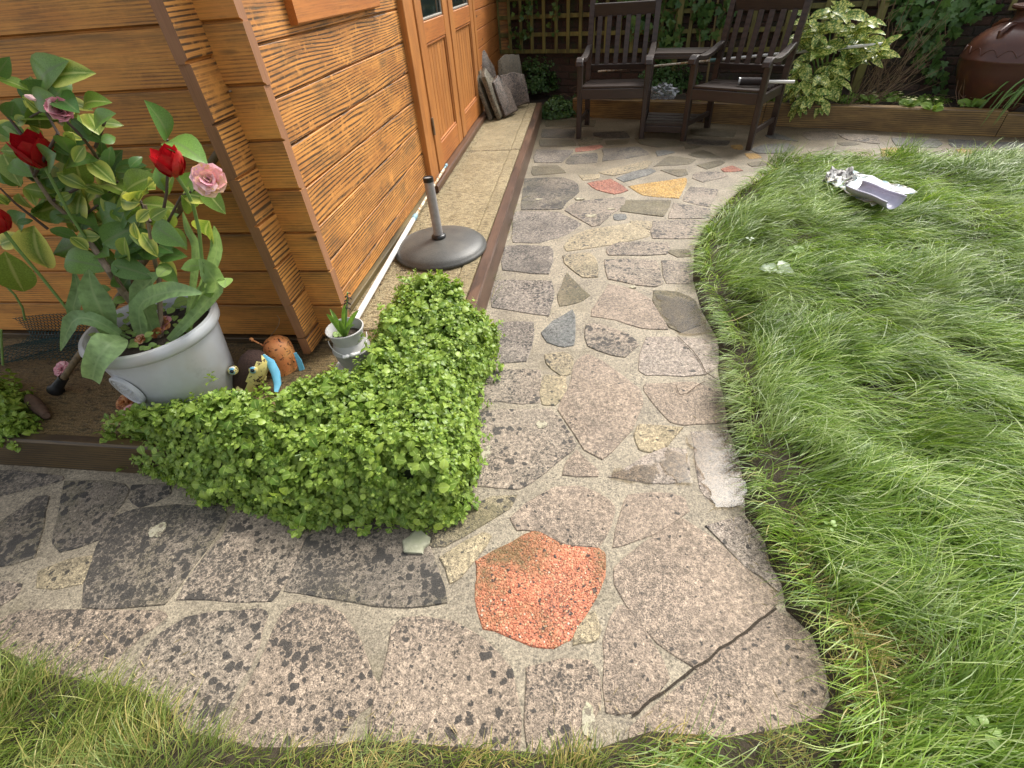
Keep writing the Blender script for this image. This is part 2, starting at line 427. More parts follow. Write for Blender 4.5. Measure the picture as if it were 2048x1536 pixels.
def leaf_mat(name, a, b_, rib, edge=None, spot=None, rough=.35, trans=.25, tint=None, edgew=(.55, .95), spots=(60., .5, .6)):
    """a/b_ two greens mixed per leaf and by noise; rib colour down the middle; optional pale margin and spots"""
    m, t, bs, o = newmat(name); p = opos(t, False)
    r = mth(t, 'FRACT', mth(t, 'ADD', mth(t, 'ADD', attr(t, 'rnd'), orand(t)), 0.0))
    c = mixc(t, r, a, b_)
    c = mixc(t, 1.0, c, ramp(t, nz(t, p, 45, 3), [(.3, .75), (.7, 1.25)]), 'MULTIPLY')
    mid = attr(t, 'mid')
    if edge is not None:
        e = gt(t, mth(t, 'ADD', mid, mth(t, 'MULTIPLY', mth(t, 'SUBTRACT', nz(t, p, 90, 3), .5), .9)), edgew[0], edgew[1])
        r2 = gt(t, mth(t, 'FRACT', mth(t, 'MULTIPLY', r, 7.31)), .25, .8)
        c = mixc(t, mth(t, 'MULTIPLY', e, r2), c, edge)
    if spot is not None:
        c = mixc(t, gt(t, nz(t, wpos(t), spots[0], 3, .6), spots[1], spots[2]), c, spot)
    c = mixc(t, gt(t, mid, .13, .04), c, rib)
    if tint is not None:
        c = mixc(t, gt(t, mth(t, 'FRACT', mth(t, 'MULTIPLY', r, 3.77)), .86, .9), c, tint)
    setp(t, bs, Base_Color=c, Roughness=rough); bs.inputs['Specular IOR Level'].default_value = .35
    tr = nd(t, 'BsdfTranslucent', {'Color': mixc(t, 1.0, c, (1.3, 1.3, .7), 'MULTIPLY')})
    mx = nd(t, 'MixShader', {0: trans, 1: bs.outputs[0], 2: tr.outputs[0]})
    t.links.new(mx.outputs[0], o.inputs[0])
    return m
def blade_mat(name, stops, straw, straw_amt, rough=.4, trans=.3):
    m, t, bs, o = newmat(name); r = attr(t, 'rnd'); a = attr(t, 'along')
    c = ramp(t, r, stops)
    c = mixc(t, mth(t, 'MULTIPLY', gt(t, nz(t, wpos(t), 2.6, 4, .6), .45, .62), .6), c, (.07, .125, .012))
    c = mixc(t, mth(t, 'MULTIPLY', gt(t, nz(t, wpos(t), 2.3, 3), .54, .66), .45), c, (.36, .45, .17))
    c = mixc(t, gt(t, attr(t, 'dry'), 1 - straw_amt, 1.0), c, straw)
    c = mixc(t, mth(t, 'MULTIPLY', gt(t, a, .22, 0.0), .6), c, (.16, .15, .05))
    setp(t, bs, Base_Color=c, Roughness=rough)
    tr = nd(t, 'BsdfTranslucent', {'Color': mixc(t, 1.0, c, (1.25, 1.3, .6), 'MULTIPLY')})
    mx = nd(t, 'MixShader', {0: trans, 1: bs.outputs[0], 2: tr.outputs[0]})
    t.links.new(mx.outputs[0], o.inputs[0])
    return m

# leaf template: rows along the midrib, three vertices each
def leaf_shape(L, Wd, n=5, fold=.25, curl=.25, form=.45, point=1.0, wave=0.0, serr=0.0, seed=0):
    """form: where the widest point lies (0..1); returns verts (N,3), quads, mid attribute; lies along +Y, normal +Z"""
    r = random.Random(seed); vs = []; mid = []; fs = []
    for i in range(n + 1):
        s = i / n
        k = math.log(.5) / math.log(form)
        w = math.sin(math.pi * (s ** k)) ** (.75 if point < 1 else point * .8) if 0 < s < 1 else 0.0
        w = max(w, .02) * Wd / 2
        if serr and i % 2: w *= 1 - serr
        y = L * s; z = -curl * L * (s ** 2) + math.sin(s * 3) * .06 * L
        dz = fold * w + wave * L * math.sin(s * 9 + seed)
        vs += [(-w, y, z + dz), (0, y, z), (w, y, z + fold * w - wave * L * math.sin(s * 9 + 1 + seed))]
        mid += [1, 0, 1]
    for i in range(n):
        b = i * 3
        fs += [(b, b + 1, b + 4, b + 3), (b + 1, b + 2, b + 5, b + 4)]
    return np.array(vs), np.array(fs), np.array(mid, float)
def leaf_mesh(name, mat, *a, **k):
    v, f, m = leaf_shape(*a, **k)
    me = D.meshes.new(name); me.from_pydata(v.tolist(), [], f.tolist())
    me.materials.append(mat); me.attributes.new('mid', 'FLOAT', 'POINT').data.foreach_set('value', m)
    me.polygons.foreach_set('use_smooth', [True] * len(f)); me.update()
    return me
def nrm(a): return a / np.maximum(np.linalg.norm(a, axis=-1, keepdims=True), 1e-9)
def scatter(tmpl, P, Dv, Nv, S):
    """copies of a leaf template: root P, direction Dv, normal Nv, size S -> V,F,mid,rnd"""
    tv, tf, tm = tmpl; y = nrm(Dv); x = nrm(np.cross(y, Nv)); z = np.cross(x, y)
    V = P[:, None, :] + S[:, None, None] * (tv[None, :, 0:1] * x[:, None, :] + tv[None, :, 1:2] * y[:, None, :] + tv[None, :, 2:3] * z[:, None, :])
    n = len(P); F = (tf[None] + (np.arange(n) * len(tv))[:, None, None]).reshape(-1, tf.shape[1])
    return V.reshape(-1, 3), F, np.tile(tm, n), np.repeat(rng.random(n), len(tv))
def merge(parts):
    Vs, Fs, Ms, Rs = [], [], [], []; b = 0
    for V, F, m, r in parts:
        Vs.append(V); Fs.append(F + b); Ms.append(m); Rs.append(r); b += len(V)
    return np.concatenate(Vs), np.concatenate(Fs), np.concatenate(Ms), np.concatenate(Rs)
def in_poly(px, py, poly):
    poly = np.asarray(poly); inside = np.zeros(len(px), bool); j = len(poly) - 1
    for i in range(len(poly)):
        xi, yi = poly[i]; xj, yj = poly[j]
        c = ((yi > py) != (yj > py)) & (px < (xj - xi) * (py - yi) / (yj - yi + 1e-12) + xi)
        inside ^= c; j = i
    return inside
def edge_dist(px, py, poly):
    poly = np.asarray(poly); d = np.full(len(px), 1e9); P = np.stack([px, py], 1)
    for i in range(len(poly)):
        a = poly[i]; b = poly[(i + 1) % len(poly)]; ab = b - a
        t = np.clip(((P - a) @ ab) / (ab @ ab + 1e-12), 0, 1)
        d = np.minimum(d, np.linalg.norm(P - a - t[:, None] * ab, axis=1))
    return d
def vnoise(x, y, f, seed=0):
    o = np.zeros_like(x); r = np.random.default_rng(seed)
    for k in range(6):
        a = r.uniform(0, 6.28); ff = f * r.uniform(.6, 1.6)
        o += np.sin((x * math.cos(a) + y * math.sin(a)) * ff * 6.28 + r.uniform(0, 6.28))
    return o / 3.0
# ================================================================ THE SETTING
SLABZ = .15
g = MB(); g.box(-40, 40, -40, 40, -.25, -.06)
tag(g.build('ground', M_TURF), 'dark earth under the whole garden', 'ground', kind='structure')

# ---- path: a mortar bed with every paving stone a piece of its own
pm = MB()
nx, ny = 84, 84
for j in range(ny + 1):
    for i in range(nx + 1):
        x = lerp(-3.4, 5.0, i / nx); y = lerp(-.7, 7.7, j / ny)
        pm.v.append((x, y, n3(x, y, 0, 2.5) * .0012)); pm.a.append(0)
for j in range(ny):
    for i in range(nx):
        a = j * (nx + 1) + i
        pm.f.append((a, a + 1, a + nx + 2, a + nx + 1)); pm.m.append(0)
path = tag(pm.build('path', M_MORTAR, smooth=True, ang=180), 'crazy paving path of mixed stone pieces set in pale mortar', 'path', kind='structure')

def stone(poly, mat, z=.0035, name='paving_stone'):
    pts = [at(x, y) for x, y in poly]
    area = sum(pts[i].x * pts[(i + 1) % len(pts)].y - pts[(i + 1) % len(pts)].x * pts[i].y for i in range(len(pts)))
    if area < 0: pts.reverse()
    c = sum(pts, Vector()) / len(pts)
    out = []
    for i, p in enumerate(pts):
        q = pts[(i + 1) % len(pts)]; L = (q - p).length
        # knock the corner off a little, and let the broken edge wander
        out.append(p.lerp(q, min(.18, .012 / max(L, .01)) if L > .05 else 0))
        nn = (2 if L > .16 else 1)
        for k in range(nn):
            t = (k + 1) / (nn + 1); m = p.lerp(q, t); e = (q - p).normalized(); nv = Vector((-e.y, e.x, 0))
            out.append(m + nv * random.uniform(-.006, .006) * min(1, L / .1))
    zz = z + random.uniform(-.0008, .0015)
    tl = (random.uniform(-.004, .004), random.uniform(-.004, .004))
    def ring(ins, zf):
        r = []
        for p in out:
            d = p - c; l = d.length
            pp = c + d * max(.5, (l - ins) / max(l, 1e-4))
            r.append((pp.x, pp.y, zf + (tl[0] * d.x + tl[1] * d.y if zf > 0 else 0)))
        return r
    b = MB(); b.loft([ring(-.009, -.012), ring(-.008, zz - .002), ring(-.005, zz)])
    return b.build(name, MS[mat], path, origin=(c.x, c.y, 0))
def BL(*p): return [(x * .42725, 880 + y * .42725) for x, y in p]
def BC(*p): return [(800 + x * .42725, 950 + y * .42725) for x, y in p]
def MD(*p): return [(900 + x * .3418, 560 + y * .3418) for x, y in p]
def Z6(*p): return [(900 + x * .293, 180 + y * .293) for x, y in p]
def CC(*p): return [(1050 + x * .293, y * .293) for x, y in p]
def RR(*p): return [(1500 + x * .2676, y * .2676) for x, y in p]
STONES = [
 (BL((-60, 430), (190, 262), (228, 272), (196, 420), (160, 560), (-60, 595)), 'dark'),
 (BL((-60, 140), (300, 172), (286, 190), (120, 228), (-60, 275)), 'dark'),
 (BL((308, 186), (590, 215), (598, 258), (520, 355), (470, 472), (272, 522), (262, 420)), 'dark'),
 (BL((620, 205), (800, 215), (785, 268), (640, 316), (610, 262)), 'dark'),
 (BL((550, 348), (700, 320), (1052, 312), (1056, 372), (940, 540), (830, 690), (758, 778), (380, 773), (440, 560), (490, 440)), 'dark'),
 (BL((1092, 335), (1400, 345), (1436, 450), (1316, 690), (1268, 748), (820, 742), (930, 590), (1060, 440)), 'grey'),
 ([(619, 1068), (690, 1052), (800, 1050), (862, 1100), (893, 1212), (800, 1213), (700, 1199), (565, 1181)], 'dark'),
 (BL((192, 600), (436, 545), (420, 600), (370, 688), (166, 688)), 'tan'),
 (BL((-60, 672), (108, 682), (60, 738), (-60, 800)), 'grey'),
 (BL((150, 792), (752, 802), (772, 830), (640, 930), (480, 1085), (250, 1132), (-60, 1100), (-60, 860)), 'pink'),
 (BL((888, 830), (1228, 794), (1244, 832), (1200, 980), (1100, 1150), (1016, 1328), (880, 1400), (600, 1400), (560, 1180), (700, 960), (790, 885)), 'grey'),
 (BL((1336, 802), (1390, 774), (1556, 792), (1636, 880), (1700, 1000), (1786, 1190), (1650, 1290), (1560, 1430), (1250, 1450), (1050, 1380), (1080, 1320), (1205, 1080), (1292, 880)), 'pink'),
 ([(788, 1252), (808, 1240), (886, 1244), (926, 1258), (990, 1304), (1026, 1347), (1040, 1450), (1032, 1530), (742, 1530), (745, 1435), (771, 1350)], 'pink'),
 (BC((600, 892), (780, 872), (900, 880), (926, 960), (922, 1110), (860, 1200), (850, 1330), (586, 1330), (602, 1000)), 'pink'),
 (BC((360, 395), (600, 280), (640, 270), (760, 340), (938, 350), (953, 380), (948, 500), (898, 590), (836, 690), (796, 760), (720, 800), (600, 790), (520, 750), (380, 710), (360, 560), (372, 470)), 'orange'),
 (BC((908, 645), (935, 742), (900, 772), (800, 796), (850, 700)), 'tan'),
 (BC((522, 190), (740, 58), (860, 60), (988, 130), (998, 170), (950, 298), (920, 335), (770, 322), (650, 258), (540, 260)), 'pinkf'),
 (BC((190, 372), (398, 270), (420, 298), (368, 372), (280, 482), (240, 500)), 'tan'),
 (BC((300, 150), (440, 100), (556, 97), (498, 172), (200, 338), (120, 320), (180, 220)), 'mossy'),
 (BC((1082, 86), (1280, 92), (1326, 112), (1346, 170), (1300, 202), (1170, 282), (1040, 330), (1002, 336), (1040, 180)), 'pinkf'),
 (BC((1052, 402), (1338, 204), (1756, 560), (1750, 606), (1650, 695), (1500, 812), (1372, 912), (1190, 765), (1052, 588), (1006, 500), (1012, 440)), 'pinkf'),
 (BC((1022, 622), (1048, 622), (1165, 770), (1262, 968), (1090, 1110), (944, 1096), (962, 760), (988, 680)), 'pinkf'),
 (BC((1752, 645), (1830, 684), (1908, 764), (1966, 910), (1978, 1040), (1930, 1180), (1700, 1240), (1200, 1360), (1070, 1310), (1092, 1148), (1384, 938), (1562, 806), (1702, 676)), 'pinkf'),
 (BC((1425, 232), (1620, 200), (1690, 300), (1740, 420), (1790, 520), (1760, 536), (1600, 408)), 'wet'),
 ([(988, 560), (1106, 563), (1105, 598), (1096, 634), (982, 614)], 'slab'),
 (MD((300, 252), (498, 252), (480, 340), (440, 483), (220, 478), (240, 300)), 'slab'),
 (MD((723, 172), (728, 260), (718, 388), (620, 384), (562, 358), (537, 300), (610, 240)), 'blue'),
 (Z6((802, 1244), (870, 1332), (956, 1410), (850, 1458), (737, 1478), (742, 1390)), 'brown'),
 (MD((932, 22), (1080, 60), (1176, 120), (1226, 200), (1272, 296), (1100, 278), (960, 228), (818, 212), (862, 140)), 'pinkf'),
 (MD((1192, 60), (1350, 78), (1440, 130), (1460, 270), (1335, 308), (1272, 268), (1188, 120)), 'brown'),
 (MD((802, 256), (900, 266), (1048, 322), (1104, 390), (1010, 456), (920, 428), (800, 380)), 'grey'),
 (MD((1158, 332), (1500, 350), (1580, 400), (1570, 500), (1480, 556), (1134, 556), (1104, 510), (1122, 420)), 'wet'),
 (MD((562, 432), (680, 427), (726, 470), (698, 556), (650, 558), (562, 480)), 'tan'),
 (MD((200, 522), (538, 532), (514, 728), (190, 705), (180, 600)), 'grey'),
 (MD((562, 552), (688, 572), (658, 690), (618, 728), (528, 724), (542, 600)), 'tan'),
 (MD((742, 472), (820, 432), (1040, 592), (1116, 650), (1118, 740), (1058, 880), (880, 1056), (772, 978), (634, 750), (702, 640)), 'pinkf'),
 (MD((1152, 612), (1440, 602), (1600, 660), (1620, 840), (1350, 846), (1292, 828), (1134, 642)), 'pinkf'),
 (MD((150, 772), (600, 762), (678, 880), (734, 978), (698, 1008), (480, 1176), (380, 1226), (90, 1195), (100, 1140), (150, 950)), 'grey'),
 (MD((1122, 842), (1376, 870), (1250, 978), (1160, 1008), (1112, 988), (1082, 900)), 'tan'),
 (MD((742, 1004), (866, 1120), (856, 1146), (646, 1138), (702, 1050)), 'pinkf'),
 (MD((1412, 884), (1640, 892), (1700, 1050), (1720, 1320), (1550, 1316), (1452, 1200), (1442, 1020)), 'wet'),
 (MD((914, 1150), (1266, 984), (1396, 1002), (1390, 1176), (1250, 1188), (1050, 1168)), 'wet'),
 (Z6((382, 1064), (690, 1072), (698, 1130), (668, 1262), (352, 1228), (370, 1130)), 'slab'),
 (Z6((442, 832), (748, 838), (896, 920), (790, 988), (600, 1046), (422, 1040), (432, 930)), 'slab'),
 (Z6((510, 604), (780, 602), (868, 640), (876, 700), (800, 760), (758, 816), (480, 818), (502, 720)), 'dark'),
 (Z6((562, 522), (740, 517), (788, 568), (562, 584)), 'brown'),
 (Z6((592, 408), (846, 412), (820, 440), (758, 498), (572, 494)), 'slab'),
 (Z6((612, 338), (846, 346), (856, 384), (612, 384)), 'brown'),
 (Z6((632, 268), (856, 272), (840, 328), (622, 324)), 'dark'),
 (Z6((652, 203), (1000, 208), (980, 252), (652, 250)), 'brown'),
 (Z6((862, 396), (1028, 376), (1042, 394), (960, 414), (854, 424)), 'red'),
 (Z6((872, 342), (900, 327), (1046, 336), (1018, 364), (882, 384)), 'mossy'),
 (Z6((982, 292), (1200, 282), (1226, 330), (1062, 334), (982, 312)), 'dark'),
 (Z6((1062, 347), (1226, 347), (1198, 369), (1072, 379)), 'brown'),
 (Z6((832, 442), (1006, 432), (998, 498), (802, 508), (792, 490)), 'dark'),
 (Z6((1042, 402), (1286, 387), (1362, 440), (1200, 468), (1034, 488), (1052, 440)), 'dark'),
 (Z6((1012, 562), (1346, 482), (1386, 492), (1330, 538), (1110, 588)), 'tan'),
 (Z6((882, 582), (1026, 577), (1006, 608), (902, 618)), 'tan'),
 (Z6((937, 636), (1108, 608), (1216, 690), (1110, 713), (1000, 680)), 'red'),
 (Z6((1218, 657), (1616, 602), (1606, 650), (1556, 743), (1312, 718)), 'yellow'),
 (Z6((1134, 600), (1270, 552), (1378, 537), (1406, 560), (1330, 588), (1182, 632)), 'blue'),
 (Z6((1384, 523), (1500, 452), (1686, 476), (1628, 508)), 'brown'),
 (Z6((1412, 416), (1490, 416), (1536, 430), (1412, 453)), 'blue'),
 (Z6((1624, 440), (1730, 412), (1856, 464), (1700, 464)), 'brown'),
 (Z6((1684, 510), (1850, 482), (1876, 500), (1750, 543)), 'brown'),
 (Z6((1434, 547), (1616, 542), (1621, 580), (1550, 593)), 'brown'),
 (Z6((1652, 600), (1682, 562), (1830, 557), (1896, 590), (1720, 633)), 'grey'),
 (Z6((1642, 662), (1838, 682), (1768, 803), (1584, 755)), 'grey'),
 (Z6((1202, 752), (1516, 757), (1448, 868), (1154, 825)), 'brown'),
 (Z6((1532, 772), (1780, 817), (1760, 878), (1484, 878)), 'grey'),
 (Z6((1392, 892), (1720, 892), (1700, 1018), (1374, 1013)), 'grey'),
 (Z6((1124, 847), (1208, 852), (1188, 888), (1112, 885)), 'blue'),
 (Z6((892, 762), (1200, 732), (1180, 798), (1090, 850), (1020, 926), (962, 933), (784, 820), (832, 780)), 'grey'),
 (Z6((962, 952), (1246, 912), (1366, 970), (1346, 1008), (1100, 1056), (792, 1102), (784, 1060), (852, 990)), 'tan'),
 (Z6((1234, 892), (1376, 902), (1358, 956), (1234, 918)), 'tan'),
 (Z6((1082, 1072), (1160, 1042), (1496, 1047), (1468, 1128), (1074, 1128)), 'grey'),
 (Z6((772, 1132), (968, 1117), (1006, 1200), (1006, 1282), (892, 1278), (782, 1180)), 'tan'),
 (Z6((1058, 1157), (1418, 1167), (1446, 1328), (1380, 1346), (1072, 1288)), 'grey'),
 (Z6((1474, 1092), (1640, 1092), (1640, 1140), (1540, 1140)), 'brown'),
 (Z6((1444, 1162), (1640, 1182), (1640, 1330), (1464, 1318)), 'grey'),
 (Z6((1264, 332), (1590, 357), (1598, 384), (1420, 393), (1302, 370)), 'brown'),
 (Z6((1602, 372), (1718, 386), (1650, 404), (1602, 400)), 'brown'),
 (Z6((1622, 332), (1916, 347), (1878, 383), (1622, 368)), 'dark'),
 (Z6((1650, 255), (1960, 275), (1930, 325), (1640, 310)), 'brown'),
 (CC((1410, 992), (1488, 992), (1478, 1024), (1420, 1014)), 'yellow'),
 (CC((1504, 1047), (1596, 1056), (1614, 1080), (1522, 1084)), 'yellow'),
 (CC((1342, 1152), (1420, 1132), (1486, 1169), (1352, 1174)), 'red'),
 (CC((1540, 1020), (1640, 988), (1800, 982), (1846, 1010), (1800, 1047), (1580, 1048)), 'blue'),
 (CC((1642, 922), (1720, 912), (1866, 968), (1662, 942)), 'blue'),
 (CC((1522, 1112), (1646, 1103), (1656, 1128), (1542, 1138)), 'brown'),
 (RR((332, 1192), (420, 1152), (528, 1162), (546, 1190), (400, 1220)), 'brown'),
 (RR((392, 1010), (420, 982), (636, 982), (654, 1038), (432, 1047)), 'grey'),
 (RR((652, 1066), (760, 1062), (826, 1080), (682, 1089)), 'brown'),
 (RR((660, 1003), (956, 1013), (964, 1076), (852, 1066), (710, 1040)), 'grey'),
 (RR((982, 1112), (1088, 1103), (1184, 1140), (1090, 1168), (974, 1168)), 'yellow'),
 (RR((744, 1112), (926, 1122), (898, 1167), (704, 1158)), 'tan'),
 (RR((674, 1198), (760, 1153), (884, 1198)), 'brown'),
 (RR((1064, 1032), (1406, 1042), (1434, 1080), (1388, 1107), (1082, 1088)), 'blue'),
 (RR((1484, 1042), (1738, 1057), (1784, 1107), (1502, 1098)), 'blue'),
 (RR((1814, 1062), (2200, 1075), (2200, 1125), (1832, 1108)), 'blue'),
 (RR((1544, 1116), (1656, 1122), (1684, 1140), (1592, 1158)), 'yellow'),
 (RR((1694, 1127), (1986, 1132), (1996, 1178), (1664, 1168)), 'blue'),
 (RR((1124, 1150), (1456, 1132), (1524, 1160), (1478, 1178), (1182, 1188)), 'grey'),
 (RR((944, 1182), (1116, 1182), (1106, 1208), (944, 1208)), 'blue'),
 (RR((1314, 1187), (1586, 1177), (1604, 1208), (1322, 1208)), 'blue'),
 (RR((1624, 1182), (1986, 1192), (2016, 1213), (1642, 1218)), 'blue'),
 (RR((2020, 1135), (2240, 1140), (2240, 1190), (2030, 1185)), 'grey'),
]
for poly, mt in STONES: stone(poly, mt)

# the open earth joint at the round end stone
def joint(p, q, w):
    a, c = at(*p), at(*q); d = (c - a).normalized(); nv = Vector((-d.y, d.x, 0)); b = MB(); n = 24; L, R = [], []
    for i in range(n + 1):
        m = a.lerp(c, i / n) + nv * n3(i * .45, 3, 1) * .007; k = w * (.6 + .5 * abs(n3(m.x * 30, m.y * 30))); L.append(m + nv * k + Vector((0, 0, .0055))); R.append(m - nv * k + Vector((0, 0, .0055)))
    b.add(L + R, [(i, n + 1 + i, n + 2 + i, i + 1) for i in range(n)]); b.build('earth_joint', M_SOIL, path)
joint((1552, 1218), (1262, 1432), .0042)
# pale lichen rosettes grown on some stones
M_LICH = plain('lichen', (.40, .365, .27), .85, .35, 120., .6, c2=(.38, .36, .24), dscale=70., dirt=(.16, .135, .10), dlo=.5, dhi=.58)
def lichen(px, py, r, seed, sq=1.0):
    q = random.Random(seed); c = at(px, py); b = MB(); n = 22
    rr = [r * (.9 + .45 * n3(math.cos(6.283 * i / n) * 1.6 + seed * 3, math.sin(6.283 * i / n) * 1.6, seed) + q.uniform(-.07, .07)) for i in range(n)]
    ring = lambda k, z: [(c.x + math.cos(6.283 * i / n) * rr[i] * k, c.y + math.sin(6.283 * i / n) * rr[i] * k * sq, z) for i in range(n)]
    b.loft([ring(1, .002), ring(.97, .0068), ring(.5, .0078)])
    b.build('lichen_patch', M_LICH, path, origin=(c.x, c.y, 0))
for i, a in enumerate([(318, 1062, .034, .8), (1083, 851, .026, .8), (970, 908, .03, 1.2), (1183, 433, .045, .7), (1160, 399, .04, .6), (1078, 400, .032, .6), (1222, 419, .035, .5), (1265, 575, .02, 1), (1175, 1440, .02, 1.8)]):
    lichen(a[0], a[1], a[2], i, a[3])

# ---- standing water on the low side of the path
def water_mat():
    m, t, b, o = newmat('water'); p = wpos(t)
    bp = nd(t, 'Bump', {'Height': nz(t, p, 7, 2), 'Strength': .05, 'Distance': .004}).outputs[0]
    fr = nd(t, 'Fresnel', {'IOR': 1.31, 'Normal': bp}).outputs[0]
    gl = nd(t, 'BsdfGlossy', {'Color': (1, 1, 1, 1), 'Roughness': .22, 'Normal': bp}); tr = nd(t, 'BsdfTransparent', {'Color': (.74, .69, .60, 1)})
    mx = nd(t, 'MixShader', {0: fr, 1: tr.outputs[0], 2: gl.outputs[0]}); t.links.new(mx.outputs[0], o.inputs[0])
    return m
M_WATER = water_mat()
def puddle(poly, z, label):
    pts = [at(x, y, z) for x, y in poly]; o = []
    for i, p in enumerate(pts):
        q = pts[(i + 1) % len(pts)]
        for k in range(8):
            m = p.lerp(q, k / 8); o.append((m.x + n3(m.x, m.y, 1, 22) * .035, m.y + n3(m.x, m.y, 7, 22) * .035, z))
    b = MB(); b.add(o, [tuple(range(len(o)))])
    if b.f and (Vector(o[1]) - Vector(o[0])).cross(Vector(o[len(o) // 2]) - Vector(o[0])).z < 0: b.f[0] = tuple(reversed(b.f[0]))
    tag(b.build('puddle', M_WATER), label, 'puddle', kind='structure')
puddle(MD((1395, 905), (1440, 880), (1620, 888), (1700, 1020), (1740, 1330), (1560, 1330), (1460, 1210), (1440, 1030)), .0085, 'shining puddle on the paving beside the long grass')
puddle(MD((930, 1148), (1130, 1065), (1200, 1060), (1230, 1120), (1180, 1165), (1040, 1168)), .0085, 'thin wet streak left of the shining puddle')
puddle(MD((1240, 1010), (1290, 985), (1390, 1000), (1400, 1170), (1340, 1185), (1300, 1120), (1250, 1090)), .0085, 'narrow wet patch between the wet streak and the shining puddle')
puddle(MD((1210, 90), (1330, 92), (1480, 150), (1520, 300), (1380, 320), (1280, 250)), .0085, 'small brown puddle at the lawn edge behind the larger one')

# ---- concrete terrace under the shed
terr = tag(D.objects.new('terrace', None), 'raised concrete terrace carrying the shed', 'terrace', kind='structure'); COL.objects.link(terr)
def slabpiece(name, x0, x1, y0, y1, mat, top=SLABZ, parent=terr):
    b = MB(); e = .006
    r = lambda d, z: [(x0 + d, y0 + d, z), (x1 - d, y0 + d, z), (x1 - d, y1 - d, z), (x0 + d, y1 - d, z)]
    b.loft([r(0, -.05), r(0, top - e), r(e, top)])
    return b.build(name, mat, parent)
slabpiece('concrete_slab', -4.4, -.543, .99, 1.70, M_CONC_OLD, SLABZ - .003)
slabpiece('concrete_slab', -4.4, -1.16, 1.706, 7.6, M_CONC_OLD, SLABZ - .004)
slabpiece('concrete_slab', -1.154, -.625, 1.706, 4.442, M_CONC)
slabpiece('concrete_slab', -1.154, -.625, 4.462, 6.28, M_CONC)
slabpiece('edge_strip', -.621, -.541, 1.706, 4.442, M_CONC, SLABZ + .004)
slabpiece('edge_strip', -.621, -.541, 4.462, 6.28, M_CONC, SLABZ + .004)

# ---- timber edging
def sleeper(name, p, q, z0, z1, w, mat, label, cat='timber edging', group=None, wob=.003):
    """a beam from p to q (outer lower edge), depth w to the left of p->q"""
    p = Vector((*p, 0)); q = Vector((*q, 0)); d = (q - p); L = d.length; d.normalize(); nv = Vector((-d.y, d.x, 0))
    b = MB(); rings = []; n = max(4, int(L / .25)); e = .008
    for i in range(n + 1):
        s = L * i / n - L / 2; j = lambda k: n3(s * 3, k, 5) * wob
        rings.append([(s, 0 + j(1), z0), (s, j(2), z1 - e), (s, e + j(2), z1 + j(3)), (s, w - e, z1 + j(4)), (s, w, z1 - e), (s, w, z0)])
    b.loft(rings)
    o = b.build(name, mat)
    o.location = (p + q) / 2; o.rotation_euler = (0, 0, math.atan2(d.y, d.x))
    return tag(o, label, cat, group)
M_SLPA = wood_mat('sleeper_brown_long', 'x', (.135, .072, .042), (.085, .045, .027), (.03, .016, .01), grain=110, dist=4, amt=.8, fade=.45, rough=.38)
sleeper('timber_edging', (-.476, 1.02), (-.472, 6.28), -.03, SLABZ + .003, .064, M_SLPA, 'long reddish brown timber edging the terrace beside the path')
sleeper('timber_edging', (-3.4, .955), (-.545, .945), -.03, SLABZ + .006, .045, M_SLPX, 'dark mossy timber edging below the big plant pot')

# ---- raised bed at the back
BED0 = Vector((-.121, 6.263, 0)); BED1 = Vector((3.674, 4.836, 0)); bd = (BED1 - BED0).normalized(); bn = Vector((-bd.y, bd.x, 0))
def bedpt(u, v=0): return BED0 + bd * u + bn * v
for (u0, u1, zt, lb) in ((.0, 2.02, .185, 'dark raised bed timber behind the double seat'), (2.025, 3.86, .195, 'raised bed timber with rusty knots below the spotted laurel'), (3.865, 5.6, .175, 'low raised bed timber in front of the terracotta urn')):
    a = bedpt(u0); b = bedpt(u1)
    sleeper('bed_timber', (a.x, a.y), (b.x, b.y), -.03, zt, .095, M_BED, lb, 'bed timber', 'timbers of the raised bed', .004)
bs_ = MB(); nu, nv_ = 60, 10
for j in range(nv_ + 1):
    for i in range(nu + 1):
        p = bedpt(lerp(-1.3, 5.8, i / nu), lerp(.08, .98, j / nv_))
        z = .13 + n3(p.x, p.y, 3, 4) * .03 + .05 * j / nv_
        if i / nu * 7.1 - 1.3 < -.02: z = .03 + n3(p.x, p.y, 3, 4) * .03
        bs_.v.append((p.x, p.y, z)); bs_.a.append(0)
for j in range(nv_):
    for i in range(nu):
        a = j * (nu + 1) + i; bs_.f.append((a, a + 1, a + nu + 2, a + nu + 1)); bs_.m.append(0)
tag(bs_.build('bed_soil', M_SOIL, smooth=True, ang=180), 'dark soil of the raised bed', 'soil', kind='structure')

# ---- brick wall behind the bed
wu = Vector((1, -WALLK, 0)).normalized(); wn = Vector((-wu.y, wu.x, 0)); WO = Vector((-1.35, WALL0 + 1.35 * WALLK, 0))
def wpt(u, off=0, z=0): return WO + wu * u - wn * off + Vector((0, 0, z))
wall = thing('brick_wall', 'old dark brick wall behind the raised bed', 'wall', WO)
wall.rotation_euler = (0, 0, math.atan2(wu.y, wu.x))
M_BRICK = None
def brick_mat():
    m, t, b, o = newmat('brick'); p = opos(t); f = nz(t, p, 50, 5, .7)
    c = ramp(t, orand(t), [(0, (.055, .036, .026)), (.4, (.085, .045, .03)), (.7, (.045, .038, .03)), (1, (.11, .07, .05))])
    c = mixc(t, gt(t, nz(t, p, 9, 4), .52, .68), c, (.045, .05, .02))
    c = mixc(t, 1.0, c, ramp(t, f, [(.25, .55), (.75, 1.4)]), 'MULTIPLY')
    setp(t, b, Base_Color=c, Roughness=.85); bump(t, b, f, .8, .006)
    return m
M_BRICK = brick_mat()
M_BMORT = plain('wall_mortar', (.06, .055, .04), .95, .3, 50., .6)
mb = MB(); mb.box(0, 7.2, .012, .22, -.05, 1.27)
